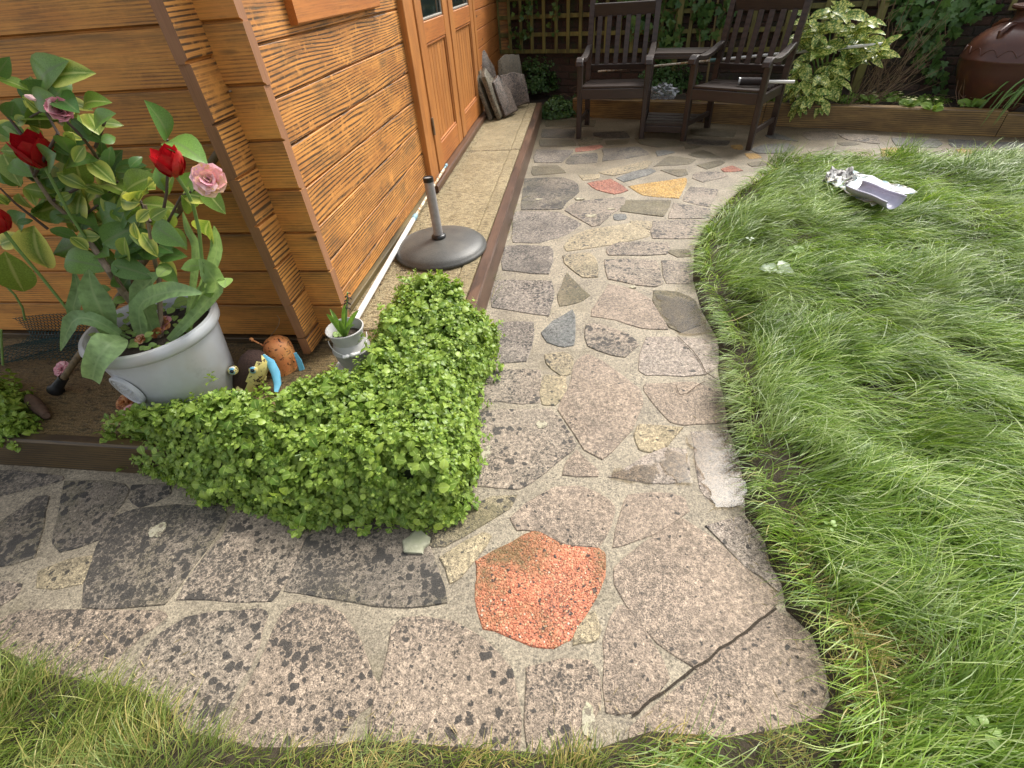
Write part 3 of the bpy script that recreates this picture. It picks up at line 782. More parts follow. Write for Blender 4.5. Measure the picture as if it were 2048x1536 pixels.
o = mb.build('mortar', M_BMORT); o.parent = wall
bb = MB(); e = .006
bb.loft([[(-.1075 + a, y, -.0325 + a), (.1075 - a, y, -.0325 + a), (.1075 - a, y, .0325 - a), (-.1075 + a, y, .0325 - a)] for a, y in ((0, .06), (0, e), (e, 0))])
bme = bb.build('brick', M_BRICK); bmesh_ = bme.data; D.objects.remove(bme)
cells = []
for r in range(16):
    for k in range(32):
        u = k * .225 + (.1125 if r % 2 else 0) + .11
        if u < 7.1: cells.append((r, u, .04 + r * .0755))
seen = sorted(cells, key=lambda c: (c[2] > 1.0, -(c[1] > 3.9), abs(c[1] - 4.6) if c[1] > 3.9 else 9 - c[1]))
rest = MB()
for i, (r, u, z) in enumerate(seen):
    dy = random.uniform(-.004, .004)
    if i < 298:
        o = D.objects.new('brick', bmesh_); COL.objects.link(o); o.parent = wall
        o.location = (u + random.uniform(-.003, .003), dy, z); o.rotation_euler = (0, random.uniform(-.01, .01), random.uniform(-.012, .012))
    else:
        rest.loft([[(u - .1075, y + dy, z - .0325), (u + .1075, y + dy, z - .0325), (u + .1075, y + dy, z + .0325), (u - .1075, y + dy, z + .0325)] for y in (.06, 0)])
o = rest.build('brickwork', M_BRICK); o.parent = wall; o['kind'] = 'stuff'

# ---- trellis fixed in front of the wall
def trellis(u0, u1, z0, z1, label, pitch=.158, rp=.176, posts=()):
    tr = thing('trellis_panel', label, 'trellis', wpt(u0, .07, 0)); tr.rotation_euler = wall.rotation_euler
    L = u1 - u0; sh = {}
    def slat(key, mk, loc, tilt=0):
        if key not in sh:
            b = MB(); mk(b); o = b.build('slat', M_TREL); o.parent = tr; sh[key] = o.data
        else:
            o = D.objects.new('slat', sh[key]); COL.objects.link(o); o.parent = tr
        o.location = loc; o.rotation_euler = (0, tilt, 0)
    n = int(L / pitch)
    for i in range(n + 1):
        slat('v', lambda b: b.bar((0, 0, 0), (0, 0, z1 - z0), .040, .016, (0, 1, 0)), (i * pitch + random.uniform(-.006, .006), -.02, z0), random.uniform(-.006, .006))
    for k in range(int((z1 - z0) / rp) + 1):
        slat('h', lambda b: b.bar((0, 0, 0), (L, 0, 0), .02, .042, (0, 0, 1)), (0, 0, z0 + .015 + k * rp + random.uniform(-.004, .004)))
    for pu, w in posts:
        b = MB(); b.bar((pu - u0, -.03, .1), (pu - u0, -.03, z1 + .05), w, .05, (0, 1, 0)); o = b.build('post', M_TREL); o.parent = tr
    return tr
trellis(.3, 4.34, .515, 1.60, 'mossy square trellis panel on the wall behind the double seat', posts=((4.40, .075), (2.55, .06)))
trellis(5.35, 7.0, .80, 1.40, 'smaller trellis panel on the wall behind the urn', posts=())
# ================================================================ THE SHED
XW, YW, TB, PIT, ZB = -1.10, 1.60, .040, .158, .176
XE, YE, XL, YF = -.972, 1.480, -4.3, 7.46          # log ends; far corners
shed = thing('garden_shed', 'orange stained wooden log shed with weathered boards and glazed double doors', 'shed', (XL, YW, SLABZ))
def board(axis, a0, a1, z0, h, mat, n_out):
    """axis 'x': outer face looks -y at y=YW; axis 'y': outer face looks +x at x=XW"""
    c = .009; b = MB(); L = a1 - a0
    sec = [(TB, 0), (.014, 0), (.013, .005), (0, .011), (0, h - .002), (.002, h), (TB, h)]     # (depth inwards, z)
    rings = []; n = max(2, int(L / .3))
    for i in range(n + 1):
        a = -L / 2 + L * i / n
        rings.append([(a, d, z) if axis == 'x' else (-d, a, z) for d, z in sec])
    b.loft(rings, cap=False)
    b.mi = 1; m = len(sec); N = len(rings) - 1
    b.add(rings[0], [tuple(range(m))]); b.add(rings[N], [tuple(range(m - 1, -1, -1))])
    o = b.build('wall_board', [mat, M_END], shed)
    j = random.uniform(-.0015, .0015)
    o.matrix_basis = Matrix.Translation(((a0 + a1) / 2, YW + j, z0) if axis == 'x' else (XW + j, (a0 + a1) / 2, z0))
    return o
NB = 12
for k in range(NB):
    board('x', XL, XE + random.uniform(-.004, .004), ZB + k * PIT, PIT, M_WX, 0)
# door wall: courses stand half a board off, as log corners do
DY0, DY1 = 3.47, 5.74
for k in range(NB + 1):
    z0 = ZB + (k - .5) * PIT if k else ZB
    h = PIT if k else PIT / 2
    if k == NB: h = PIT / 2
    z1 = z0 + h
    ye = YE + random.uniform(-.004, .004)
    if z0 > 1.28 and z0 < 1.85:
        board('y', ye, 2.16, z0, h, M_WY, 0); board('y', 3.03, DY0 + .02, z0, h, M_WY, 0)
    else:
        board('y', ye, DY0 + .02, z0, h, M_WY, 0)
    board('y', DY1 - .02, YF + .12, z0, h, M_WY2, 0)
# far cross wall log ends and the back, closing the shed
for k in range(NB):
    b = MB(); b.box(XL, XE, YF, YF + TB, ZB + k * PIT + .002, ZB + (k + 1) * PIT - .002)
    b.build('wall_board', M_WX, shed)
b = MB(); b.box(XL - .04, XL, YW, YF, ZB, ZB + NB * PIT); b.build('rear_wall', M_WX, shed)
b = MB(); b.box(XL, XW - .05, YW + .05, YF, ZB, ZB + .02); b.build('floor', M_SLPX, shed)
# bearers under the walls
M_BEAR = wood_mat('bearer_mossy', 'y', (.15, .11, .04), (.10, .075, .03), (.035, .028, .012), grain=90, dist=5, amt=.7, fade=.45, rough=.6)
b = MB(); b.bar((XW - .035, YW + .05, .166), (XW - .035, DY0, .163), .12, .034, b=.1); b.build('bearer', M_BEAR, shed)
b = MB(); b.bar((XW - .035, DY1, .163), (XW - .035, YF, .163), .12, .03, b=.1); b.build('bearer', M_BEAR, shed)
b = MB(); b.bar((XL, YW + .03, .162), (XW - .05, YW + .03, .162), .10, .028, b=.1); b.build('bearer', M_SLPX, shed)
# roof, above the frame of the photograph
M_FELT = plain('roof_felt', (.05, .05, .05), .9, .3, 60., .5)
b = MB(); rz = ZB + NB * PIT
b.loft([[(XL - .15, y, rz + .003), (XW + .16, y, rz + .003), (XW + .16, y, rz + .05), ((XL + XW) / 2, y, rz + .42), (XL - .15, y, rz + .05)] for y in (YW - .16, YF + .16)])
b.build('roof', M_FELT, shed)

# ---- double doors
DX = -1.068
def bx(name, x0, x1, y0, y1, z0, z1, mat, par, bev=.004):
    b = MB()
    L = [(x1 - x0, 0), (y1 - y0, 1), (z1 - z0, 2)]; ax = max(L)[1]
    c = Vector(((x0 + x1) / 2, (y0 + y1) / 2, (z0 + z1) / 2)); h = Vector(((x1 - x0) / 2, (y1 - y0) / 2, (z1 - z0) / 2))
    o1, o2 = [k for k in range(3) if k != ax]
    def ring(s):
        r = []
        for a, bb in ((-1, -1), (1, -1), (1, 1), (-1, 1)):
            for k in (0, 1):
                p = [0, 0, 0]; p[ax] = s * h[ax]
                first = ((a, bb) in ((-1, -1), (1, 1))) == (k == 0)
                p[o1] = a * (h[o1] - (0 if first else bev)); p[o2] = bb * (h[o2] - (bev if first else 0))
                r.append(tuple(p))
        return r
    rg = [ring(-1), ring(1)]
    if ax == 1: rg.reverse()
    b.loft(rg)
    o = b.build(name, mat, par)
    if par is not None and par.parent is not None:
        o.matrix_parent_inverse = Matrix.Translation(par.location + par.parent.location).inverted()
    o.matrix_basis = Matrix.Translation(c)
    return o
zt = ZB + NB * PIT - .04
frm = bx('door_frame', XW - .06, DX + .006, 3.455, 3.545, .20, zt, M_WZ, shed)
bx('door_frame', XW - .06, DX - .008, 3.55, 3.70, .20, zt, M_WZ, shed)
bx('door_frame', XW - .06, DX + .004, 5.66, 5.76, .20, zt, M_WZ, shed)
bx('door_sill', XW - .08, -1.018, 3.42, 5.78, .1525, .206, M_SLP, shed, .008)
M_GLASS, t_, b_, o_ = newmat('door_glass')
setp(t_, b_, Base_Color=(.02, .03, .028), Roughness=.08); b_.inputs['Specular IOR Level'].default_value = .6
t_.links.new(mixc(t_, gt(t_, nz(t_, wpos(t_), 14, 5, .7), .58, .8), (.012, .02, .018), (.10, .12, .11)), b_.inputs['Base Color'])
M_BEAD = plain('grey_bead', (.24, .22, .18), .6, .25, 60., .3)
M_STEEL = plain('hinge_steel', (.25, .2, .14), .45, .3, 50., .2, metal=.6, dirt=(.12, .05, .02))
def door(y0, y1, hinge_y):
    d = D.objects.new('door', None); COL.objects.link(d); d.parent = shed; d.location = Vector((XW, y0, .21)) - shed.location
    pw = .155
    bx('stile', DX - .042, DX, y0, y0 + pw, .212, zt - .01, M_WZ, d); bx('stile', DX - .042, DX, y1 - pw, y1, .212, zt - .01, M_WZ, d)
    a, e = y0 + pw + .001, y1 - pw - .001
    bx('rail', DX - .040, DX - .002, a, e, .212, .375, M_WY2, d); bx('rail', DX - .040, DX - .002, a, e, .995, 1.115, M_WY2, d); bx('rail', DX - .040, DX - .002, a, e, 1.84, zt - .012, M_WY2, d)
    n = 7; w = (e - a) / n
    for i in range(n):                                   # tongue and groove planks of the lower panel
        bx('plank', DX - .034, DX - .020, a + i * w + .001, a + (i + 1) * w - .001, .376, .994, M_WZ, d, .003)
    for (z0, z1) in ((.377, .392), (.978, .993)): bx('moulding', DX - .02, DX - .007, a, e, z0, z1, M_WY2, d, .004)
    for yy in (a, e - .015): bx('moulding', DX - .02, DX - .008, yy, yy + .015, .393, .977, M_WZ, d, .004)
    g_ = bx('glass_pane', DX - .032, DX - .026, a, e, 1.116, 1.839, M_GLASS, d, .001)
    for (z0, z1) in ((1.117, 1.133), (1.823, 1.838)): bx('glazing_bead', DX - .025, DX - .010, a, e, z0, z1, M_BEAD, d, .004)
    for yy in (a, e - .015): bx('glazing_bead', DX - .025, DX - .011, yy, yy + .015, 1.134, 1.822, M_BEAD, d, .004)
    bx('hinge', DX - .006, DX + .010, hinge_y - .009, hinge_y + .009, .47, .58, M_STEEL, d, .004)
    return d
door(3.712, 4.612, 3.705); door(4.652, 5.648, 5.655)

# ---- window in the near part of the door wall
wnd = D.objects.new('window', None); COL.objects.link(wnd); wnd.parent = shed; wnd.location = Vector((XW, 2.12, 1.24)) - shed.location
bx('frame', XW - .03, -1.066, 2.12, 3.07, 1.238, 1.40, M_WY2, wnd, .006)
bx('frame', XW - .03, -1.066, 2.12, 3.07, 1.84, 1.93, M_WY2, wnd, .006)
bx('frame', XW - .03, -1.068, 2.12, 2.22, 1.401, 1.839, M_WZ, wnd, .006)
bx('frame', XW - .03, -1.068, 2.97, 3.07, 1.401, 1.839, M_WZ, wnd, .006)
bx('pane', XW - .02, XW - .014, 2.221, 2.969, 1.402, 1.838, M_GLASS, wnd, .001)
# a nail left in the left wall's board ends
b = MB(); nz_ = atY(462, 182, YW); b.tube([nz_ + Vector((0, .01, 0)), nz_ + Vector((0, -.02, 0)), nz_ + Vector((.012, -.024, .003))], .003, 6); b.build('nail', M_STEEL, shed)
# ================================================================ OBJECTS ON THE TERRACE
# ---- parasol base
M_RESIN = plain('resin_stone', (.06, .06, .055), .42, .45, 180., .5, dirt=(.10, .095, .08), dscale=6., dlo=.45, dhi=.75)
M_TUBE = plain('grey_tube', (.30, .285, .275), .5, .15, 60., .1, metal=.2)
M_BLACK = plain('black_plastic', (.012, .012, .012), .35, .2, 60., .1)
ub = thing('parasol_base', 'round dark grey parasol base with upright grey tube on the terrace', 'parasol base', (-.788, 2.50, SLABZ))
uc = Vector((-.788, 2.505, SLABZ))
b = MB(); b.lathe([(.001, .004), (.235, .004), (.262, .006), (.266, .014), (.262, .024), (.258, .026), (.255, .032), (.238, .046), (.20, .060), (.13, .071), (.05, .076), (.001, .077)], 56, uc)
b.build('disc', M_RESIN, ub, True, 50)
b = MB(); b.lathe([(.040, .072), (.041, .086), (.036, .095), (.026, .097)], 28, uc); b.build('collar', M_BLACK, ub, True, 50)
tp = uc + Vector((-.006, .006, .40))
b = MB(); b.tube([uc + Vector((0, 0, .09)), tp], .0255, 24); b.build('tube', M_TUBE, ub, True, 50)
ax_ = (tp - uc).normalized()
b = MB(); b.lathe([(.0275, -.018), (.0275, .004), (.021, .0045), (.0205, -.03)], 24, tp, ax_); b.build('tube_cap', M_BLACK, ub, True, 50)
b = MB(); b.lathe([(.0001, .0008), (.0203, .0008)], 20, tp - ax_ * .001, ax_); 

# ---- white telescopic pole
M_WHITE = plain('white_enamel', (.72, .71, .68), .3, .06, 30., .05)
M_RUSTW = plain('white_worn', (.66, .62, .5), .4, .1, 40., .1, dirt=(.28, .14, .03), dscale=30., dlo=.46, dhi=.6)
M_BLUEG = plain('blue_grey_collar', (.22, .36, .42), .45, .25, 90., .2)
p0 = atX(702, 655, -1.03); p0.z = max(p0.z, .17)
pA = Vector((-1.026, 1.62, .178)); pB = at(826, 440, .205); pC = at(888, 338, .245)
wp = thing('telescopic_pole', 'white telescopic pole lying along the foot of the shed wall', 'pole', pA)
b = MB(); b.tube([at(692, 672, .175), pB], .0145, 12); b.build('outer_tube', M_WHITE, wp, True)
dd = (pC - pB).normalized()
b = MB(); b.tube([pB - dd * .01, pB + dd * .02, pB + dd * .022, pB + dd * .055, pB + dd * .056, pB + dd * .07], [.0145, .0145, .0165, .0165, .0135, .0125], 12); b.build('locking_collar', M_BLUEG, wp, True)
b = MB(); b.tube([pB + dd * .06, pC], .009, 10); b.build('inner_tube', M_RUSTW, wp, True)
b = MB(); b.tube([pC, pC + dd * .05, pC + dd * .052, pC + dd * .09], [.007, .007, .011, .010], 10); b.build('tip', M_BLUEG, wp, True)

# ---- big grey plant pot
M_POT = plain('pot_glaze', (.50, .515, .54), .38, .07, 18., .12, c2=(.46, .45, .44), dirt=(.30, .29, .27), dscale=9., dlo=.6, dhi=.8)
M_COMP = soil_mat('compost', (.03, .022, .015), (.07, .05, .03))
PC = Vector((-1.475, 1.225, SLABZ))
pot = thing('plant_pot', 'large pale grey round plant pot with embossed badge', 'plant pot', PC)
b = MB(); b.lathe([(.001, 0), (.150, 0), (.157, .006), (.196, .305), (.206, .308), (.215, .318), (.217, .338), (.211, .350), (.199, .352), (.192, .345), (.188, .29), (.001, .285)], 64, PC)
b.build('body', M_POT, pot, True, 50)
b = MB(); b.lathe([(.187, .292), (.12, .302), (.001, .310)], 40, PC); b.build('compost', M_COMP, pot, True, 180)
# badge: an oval boss with a raised rim and illegible worn relief
bdir = Vector((-.22, -.975, 0)).normalized(); bc = PC + bdir * .188 + Vector((0, 0, .195))
bdn = (bdir + Vector((0, 0, -.13))).normalized(); bxv = Vector((-bdir.y, bdir.x, 0)); byv = bdn.cross(bxv)
if byv.z < 0: byv = -byv
def oval(ra, rb, h, n=36): return [bc + bxv * ra * math.cos(6.283 * i / n) + byv * rb * math.sin(6.283 * i / n) + bdn * (h - .03 * (ra * math.cos(6.283 * i / n) / .2) ** 2 * 1.6) for i in range(n)]
b = MB(); b.loft([oval(.052, .066, -.006), oval(.052, .066, .006), oval(.049, .062, .009), oval(.045, .058, .009), oval(.043, .056, .004), oval(.001, .001, .004)], cap=False)
bdg = b.build('badge', M_POT, pot, True, 40)
b = MB(); q = random.Random(3)
for r in range(4):
    for k in range(5):
        c = bc + bxv * (-.026 + k * .013 + q.uniform(-.003, .003)) + byv * (-.033 + r * .021 + q.uniform(-.003, .003)) + bdn * .004
        b.tube([c, c + bxv * q.uniform(-.006, .006) + byv * q.uniform(-.008, .008), c + bxv * q.uniform(.004, .01) + byv * q.uniform(-.006, .006)], .0022, 5)
for k in range(28):
    a = 6.283 * k / 28; c = bc + bxv * .037 * math.cos(a) + byv * .049 * math.sin(a) + bdn * .003
    b.tube([c, c + bxv * .003 * math.cos(a) + byv * .004 * math.sin(a) + bdn * .0015], .0022, 5)
b.build('relief', M_POT, pot, True, 60)

# ---- small milk churn planter
M_CHURN = plain('churn_enamel', (.42, .41, .40), .42, .08, 30., .08, dirt=(.3, .28, .25), dscale=16., dlo=.58, dhi=.75)
CH = Vector((-.895, 1.445, SLABZ))
ch = thing('milk_churn_planter', 'small grey milk churn planter with wire handle and green bulb', 'planter', CH)
b = MB(); b.lathe([(.001, .012), (.056, .012), (.058, .016), (.074, .090), (.075, .094), (.072, .098), (.060, .128), (.058, .132), (.060, .136), (.068, .180), (.073, .182), (.0735, .188), (.069, .189), (.0665, .182), (.057, .135), (.055, .10)], 40, CH)
b.build('body', M_CHURN, ch, True, 35)
b = MB(); b.lathe([(.0585, .146), (.03, .150), (.001, .151)], 24, CH); b.build('compost', M_COMP, ch, True, 180)
hdir = Vector((.45, -.89, 0)).normalized(); hx = Vector((-hdir.y, hdir.x, 0))
b = MB(); pts = [CH + hx * .074 * math.cos(a) + hdir * (.068 * math.sin(a) + .006) + Vector((0, 0, .150 - .045 * math.sin(a))) for a in [math.pi * k / 16 for k in range(17)]]
b.tube(pts, .0016, 6); hdl = b.build('handle', M_WHITE, ch, True)
b = MB(); g0 = CH + hdir * .0745 + Vector((0, 0, .105)); b.tube([g0 - hx * .036, g0 - hx * .016, g0 - hx * .014, g0 - hx * .008, g0 - hx * .006, g0 + hx * .006, g0 + hx * .008, g0 + hx * .03], [.008, .0085, .006, .006, .009, .009, .0065, .008], 10); b.build('grip', M_WHITE, ch, True, 60)
b = MB(); b.bar(CH + Vector((-.085, -.03, .006)), CH + Vector((.05, -.03, .006)), .12, .010, (0, 0, 1)); tag(b.build('white_tile', plain('tile_white', (.7, .69, .66), .4)), 'white tile lying under the milk churn planter', 'tile')

# ---- painted clay animal ornament
def chip_mat(name, c, c2, dark, scale=55., thr=(.57, .60)):
    m, t, b, o = newmat(name); p = opos(t, False)
    cc = mixc(t, gt(t, nz(t, p, 9, 3), .4, .6), c, c2)
    cc = mixc(t, gt(t, nz(t, p, scale, 4, .7, .8), *thr), cc, dark)
    setp(t, b, Base_Color=cc, Roughness=.5); bump(t, b, nz(t, p, scale, 4), .3, .004); return m
M_OR = chip_mat('orange_paint_chipped', (.72, .25, .085), (.74, .36, .12), (.05, .02, .012))
M_BRN = plain('dark_brown_cork', (.045, .022, .016), .9, .5, 180., .8)
M_YEL = chip_mat('yellow_paint_peeling', (.72, .56, .13), (.70, .62, .25), (.05, .025, .018), 26., (.54, .58))
M_BLU = chip_mat('blue_paint', (.14, .46, .66), (.17, .5, .7), (.04, .03, .025), 60., (.68, .71))
M_EYEW = plain('eye_white', (.75, .72, .66), .3, .05); M_EYEB = plain('eye_blue', (.13, .38, .55), .25, .05); M_EYEK = plain('eye_pupil', (.01, .015, .03), .15, .0)
OB = at(578, 760, SLABZ); 
orn = thing('animal_ornament', 'painted clay animal ornament with orange body and floppy blue ears', 'ornament', OB)
def OY(x, y, dy): return atY(x, y, OB.y + dy)
b = MB(); b0 = OY(585, 800, .05); b1 = OY(553, 684, .10); ax = (b1 - b0).normalized(); L = (b1 - b0).length
b.lathe([(.001, -.02), (.05, -.02), (.058, 0), (.060, L * .3), (.060, L * .75), (.056, L * .92), (.046, L * 1.02), (.026, L * 1.07), (.001, L * 1.085)], 32, b0, ax); b.build('body', M_OR, orn, True, 60)
b = MB(); tb = OY(528, 692, .08); te = OY(503, 679, .07); b.tube([tb, te], [.0035, .003], 8); an = b.build('tail', M_OR, orn, True)
b = MB(); b.lathe([(.0005, -.0085), (.006, -.006), (.0085, 0), (.006, .006), (.0005, .0085)], 14, te); b.build('tail_ball', M_OR, orn, True, 180)
# head: a long muzzle with a dark face plate, tilted, in front of the body
h0 = OY(512, 720, -.02); h1 = OY(484, 786, -.075); hax = (h1 - h0).normalized(); HL = (h1 - h0).length
RT = Vector(RC[0])
def front(px, py, ref, r):
    d = Vector(ray(px, py)).normalized(); return CAMV0 + d * ((ref - CAMV0).dot(d) - r)
CAMV0 = Vector(CO)
b = MB(); b.lathe([(.0005, -.040), (.020, -.036), (.042, -.020), (.054, .01), (.056, HL * .45), (.050, HL * .8), (.042, HL + .01), (.028, HL + .024), (.0005, HL + .030)], 40, h0, hax)
hd = b.build('head', [M_BRN, M_YEL], orn, True, 60)
for p in hd.data.polygons:
    c = Vector(p.center) - h0; s = c.dot(RT) - hax.dot(RT) * c.dot(hax); al = c.dot(hax)
    if s > .018 + .006 * math.sin(al * 120) or al > HL + .004: p.material_index = 1
for (ex, ey, rr) in ((507, 739, .060), (466, 741, .040)):
    ec = front(ex, ey, h0.lerp(h1, .35), rr); vd = ((CAMV0 - ec).normalized() + Vector((-.22, -.2, -.15))).normalized(); k = 1.3
    S = lambda pr: [(r_ * k, z_ * k) for r_, z_ in pr]
    PI_ = Matrix.Translation(OB).inverted()
    b = MB(); b.lathe(S([(.0005, -.010), (.008, -.008), (.0125, -.002), (.0128, .002), (.010, .008), (.0005, .0118)]), 20, ec, vd); ey_ = b.build('eye', M_EYEW, orn, True, 180)
    b = MB(); b.lathe(S([(.0102, .0078), (.0075, .0108), (.0005, .0128)]), 18, ec, vd); b.build('iris', M_EYEB, ey_, True, 180)
    b = MB(); b.lathe(S([(.0056, .0124), (.0030, .0136), (.0003, .0140)]), 16, ec, vd); b.build('pupil', M_EYEK, ey_, True, 180)
    b = MB(); b.lathe(S([(.0135, -.006), (.0139, .001), (.0115, .0068), (.0090, .0095)]), 20, ec + Vector((0, .001, .002)), (vd + Vector((0, .5, 1.3))).normalized()); b.build('eyelid', M_YEL, ey_, True, 180)
def ear(pts, ws, th=.005):
    b = MB(); rings = []; P = [Vector(p) for p in pts]
    for i, p in enumerate(P):
        d = (P[min(i + 1, len(P) - 1)] - P[max(i - 1, 0)]).normalized(); vd = (CAMV0 - p).normalized(); s = d.cross(vd).normalized(); nn = s.cross(d)
        w = ws[i]; rings.append([p - s * w, p - s * w * .8 + nn * th, p + s * w * .8 + nn * th, p + s * w, p + s * w * .8 - nn * th, p - s * w * .8 - nn * th])
    b.loft(rings); return b.build('ear', M_BLU, orn, True, 60)
hr = h0.lerp(h1, .3)
ear([front(514, 722, hr, .050), front(527, 715, hr, .048), front(541, 725, hr, .042), front(551, 745, hr, .042), front(555, 768, hr, .045), front(552, 784, hr, .05)], [.008, .014, .0165, .0165, .014, .008])
ear([OY(590, 706, .085), OY(598, 722, .08), OY(604, 740, .07), OY(608, 756, .06)], [.006, .011, .012, .007])
b = MB(); nc = h1 + hax * .036; b.lathe([(.0005, -.013), (.012, -.010), (.016, 0), (.012, .010), (.0005, .013)], 16, nc); b.build('nose', plain('nose_pale', (.6, .45, .4), .4, .3, 90.), orn, True, 180)
for (mx_, my_, mw) in ((512, 762, .020), (497, 772, .017), (480, 778, .017), (528, 756, .012)):   # flaking yellow paint left on the muzzle
    c = front(mx_, my_, h0.lerp(h1, .75), .047); vd = (CAMV0 - c).normalized(); x_, y_, _ = frame(vd); b = MB(); q = random.Random(int(mx_)); n_ = 9
    rg = lambda k, h: [c + vd * h + (x_ * math.cos(6.283 * i / n_) + y_ * math.sin(6.283 * i / n_)) * mw * k * rr_[i] for i in range(n_)]
    rr_ = [q.uniform(.6, 1.1) for _ in range(n_)]; b.loft([rg(1, -.012), rg(1, .001), rg(.9, .0025)]); b.build('paint_flake', M_YEL, orn)
b = MB(); w0 = OY(541, 672, .09); b.tube([w0, OY(549, 662, .085), OY(557, 650, .08), OY(559, 638, .08), OY(554, 631, .08)], .0012, 5); b.build('wire', M_STEEL, orn, True)

# ---- stick with black ferrule, leaning behind the pot
s0 = at(112, 778, SLABZ + .02); s1 = atY(440, 300, 1.575)
stk = thing('wooden_stick', 'worn wooden stick with black rubber end leaning behind the plant pot', 'stick', s0)
sd = (s1 - s0).normalized(); Ls = (s1 - s0).length
b = MB(); b.tube([s0 + sd * .06, s0 + sd * Ls * .5, s1], .0125, 14); b.build('shaft', M_STICK, stk, True)
b = MB(); b.lathe([(.0005, -.012), (.027, -.012), (.029, 0), (.021, .012), (.0175, .05), (.0172, .072), (.014, .073)], 20, s0, sd); b.build('ferrule', M_BLACK, stk, True, 50)

# ---- plastic netting bunched against the shed wall
M_NET = plain('net_green', (.014, .05, .052), .45, .2, 60., 0)
net = MB(); W_, H_ = 40, 22
def netp(u, v):   # u along wall 0..1, v down the drape 0..1
    x = lerp(-2.62, -1.86, u) + .02 * math.sin(v * 5 + u * 3); y = 1.585 - .25 * max(0, v - .3) ** 1.1 * 1.25 - .03 * math.sin(u * 9) * v
    z = SLABZ + .10 * max(0, 1 - v / .35) + .012 + .030 * abs(math.sin(u * 7 + v * 6)) * v + .03 * math.sin(u * 4) * max(0, 1 - v * 2)
    return Vector((x, min(y, 1.592), max(z, SLABZ + .004)))
for j in range(H_):
    for i in range(W_):
        o_ = .5 * (j % 2); a = netp((i + o_) / W_, j / H_); c = netp((i + o_ + .5) / W_, (j + .35) / H_); d_ = netp((i + o_ + 1) / W_, j / H_); e_ = netp((i + o_ + .5) / W_, (j + 1) / H_)
        for s, e2 in ((a, c), (c, d_), (c, e_)):
            net.tube([s, e2], .0018, 3, cap=False)
tag(net.build('plastic_netting', M_NET), 'dark green plastic netting bunched at the shed foot beside the pot', 'netting')

# ---- a broken lump of root lying by the left clump
b = MB(); q0, q1 = at(58, 795, SLABZ + .02), at(92, 832, SLABZ + .02); b.tube([q0, q0.lerp(q1, .3) + Vector((0, 0, .008)), q0.lerp(q1, .7), q1], [.016, .024, .022, .013], 10)
tag(b.build('root_lump', plain('root', (.09, .055, .035), .85, .4, 60., .9), smooth=True), 'brown root lump lying near the stick end', 'root')

# ---- broken paving slabs leaning against the shed
def rough_slab(name, outline, th, nrm_, up_, c, mat, label):
    """outline in (side, up) metres on the slab's face; leaning face normal nrm_"""
    nrm_ = Vector(nrm_).normalized(); s = Vector(up_).cross(nrm_).normalized(); u = nrm_.cross(s); b = MB(); c = Vector(c)
    out = []
    for i, (a, h) in enumerate(outline):
        a2, h2 = outline[(i + 1) % len(outline)]
        for k in range(4):
            t = k / 4; j = .006 if k else 0
            out.append((lerp(a, a2, t) + random.uniform(-j, j), lerp(h, h2, t) + random.uniform(-j, j)))
    ca = sum(o[0] for o in out) / len(out); chh = sum(o[1] for o in out) / len(out)
    def ring(d, k): return [c + s * (ca + (a - ca) * k) + u * (chh + (h - chh) * k) + nrm_ * (d + random.uniform(-.0025, .0025)) for a, h in out]
    b.loft([ring(-th / 2, .95), ring(-th / 2 + .006, 1), ring(0, 1.01), ring(th / 2 - .006, 1), ring(th / 2, .95)])
    return tag(b.build(name, mat, smooth=True, ang=35), label, 'stone slab', 'broken slabs leaning by the shed doors')
M_BS1 = stone_mat('broken_pale', (.34, .31, .25), (.17, .145, .10), spots=.5, moss=.5, fine=.8); M_BS2 = stone_mat('broken_pink', (.17, .125, .10), (.25, .19, .155), spots=.7, fine=.9, spsize=40)
lean = (.86, -.35, .36)
c1 = at(985, 243, SLABZ)
rough_slab('broken_slab', [(-.10, 0), (.16, 0), (.15, .40), (.06, .52), (-.08, .44)], .045, (.93, -.10, .33), (0, 0, 1), c1 + Vector((-.015, .13, .012)), M_BS1, 'tall pale broken slab nearest the doors, leaning on the shed')
rough_slab('broken_slab', [(-.09, 0), (.17, 0), (.16, .33), (.02, .47), (-.09, .40)], .05, (.93, -.12, .33), (0, 0, 1), c1 + Vector((.075, .12, .012)), M_BS1, 'second pale broken slab with mossy stained face')
c3 = at(1018, 238, SLABZ)
rough_slab('broken_slab', [(-.09, 0), (.15, .01), (.14, .22), (.03, .38), (-.09, .33)], .055, (.80, -.42, .40), (0, 0, 1), c3 + Vector((-.01, .10, .014)), M_BS2, 'middle speckled pinkish broken slab leaning on the others')
c4 = at(1046, 222, SLABZ)
rough_slab('broken_slab', [(-.17, .0), (.14, .02), (.15, .30), (.02, .34), (-.15, .33)], .05, (.55, -.72, .40), (0, 0, 1), c4 + Vector((-.06, .14, .014)), M_BS2, 'large speckled broken slab on the right of the leaning group')
rough_slab('broken_slab', [(-.20, 0), (.14, 0), (.15, .47), (-.02, .49), (-.12, .44)], .045, (.50, -.78, .36), (0, 0, 1), c4 + Vector((-.12, .34, .012)), MS['brown'], 'flat grey slab standing behind the speckled ones')
rough_slab('broken_slab', [(-.10, 0), (.08, 0), (.10, .40), (.03, .56), (-.08, .50)], .06, (.75, -.5, .33), (0, 0, 1), c4 + Vector((-.30, .16, .012)), M_BS2, 'dark jagged slab poking up in the middle of the leaning group')

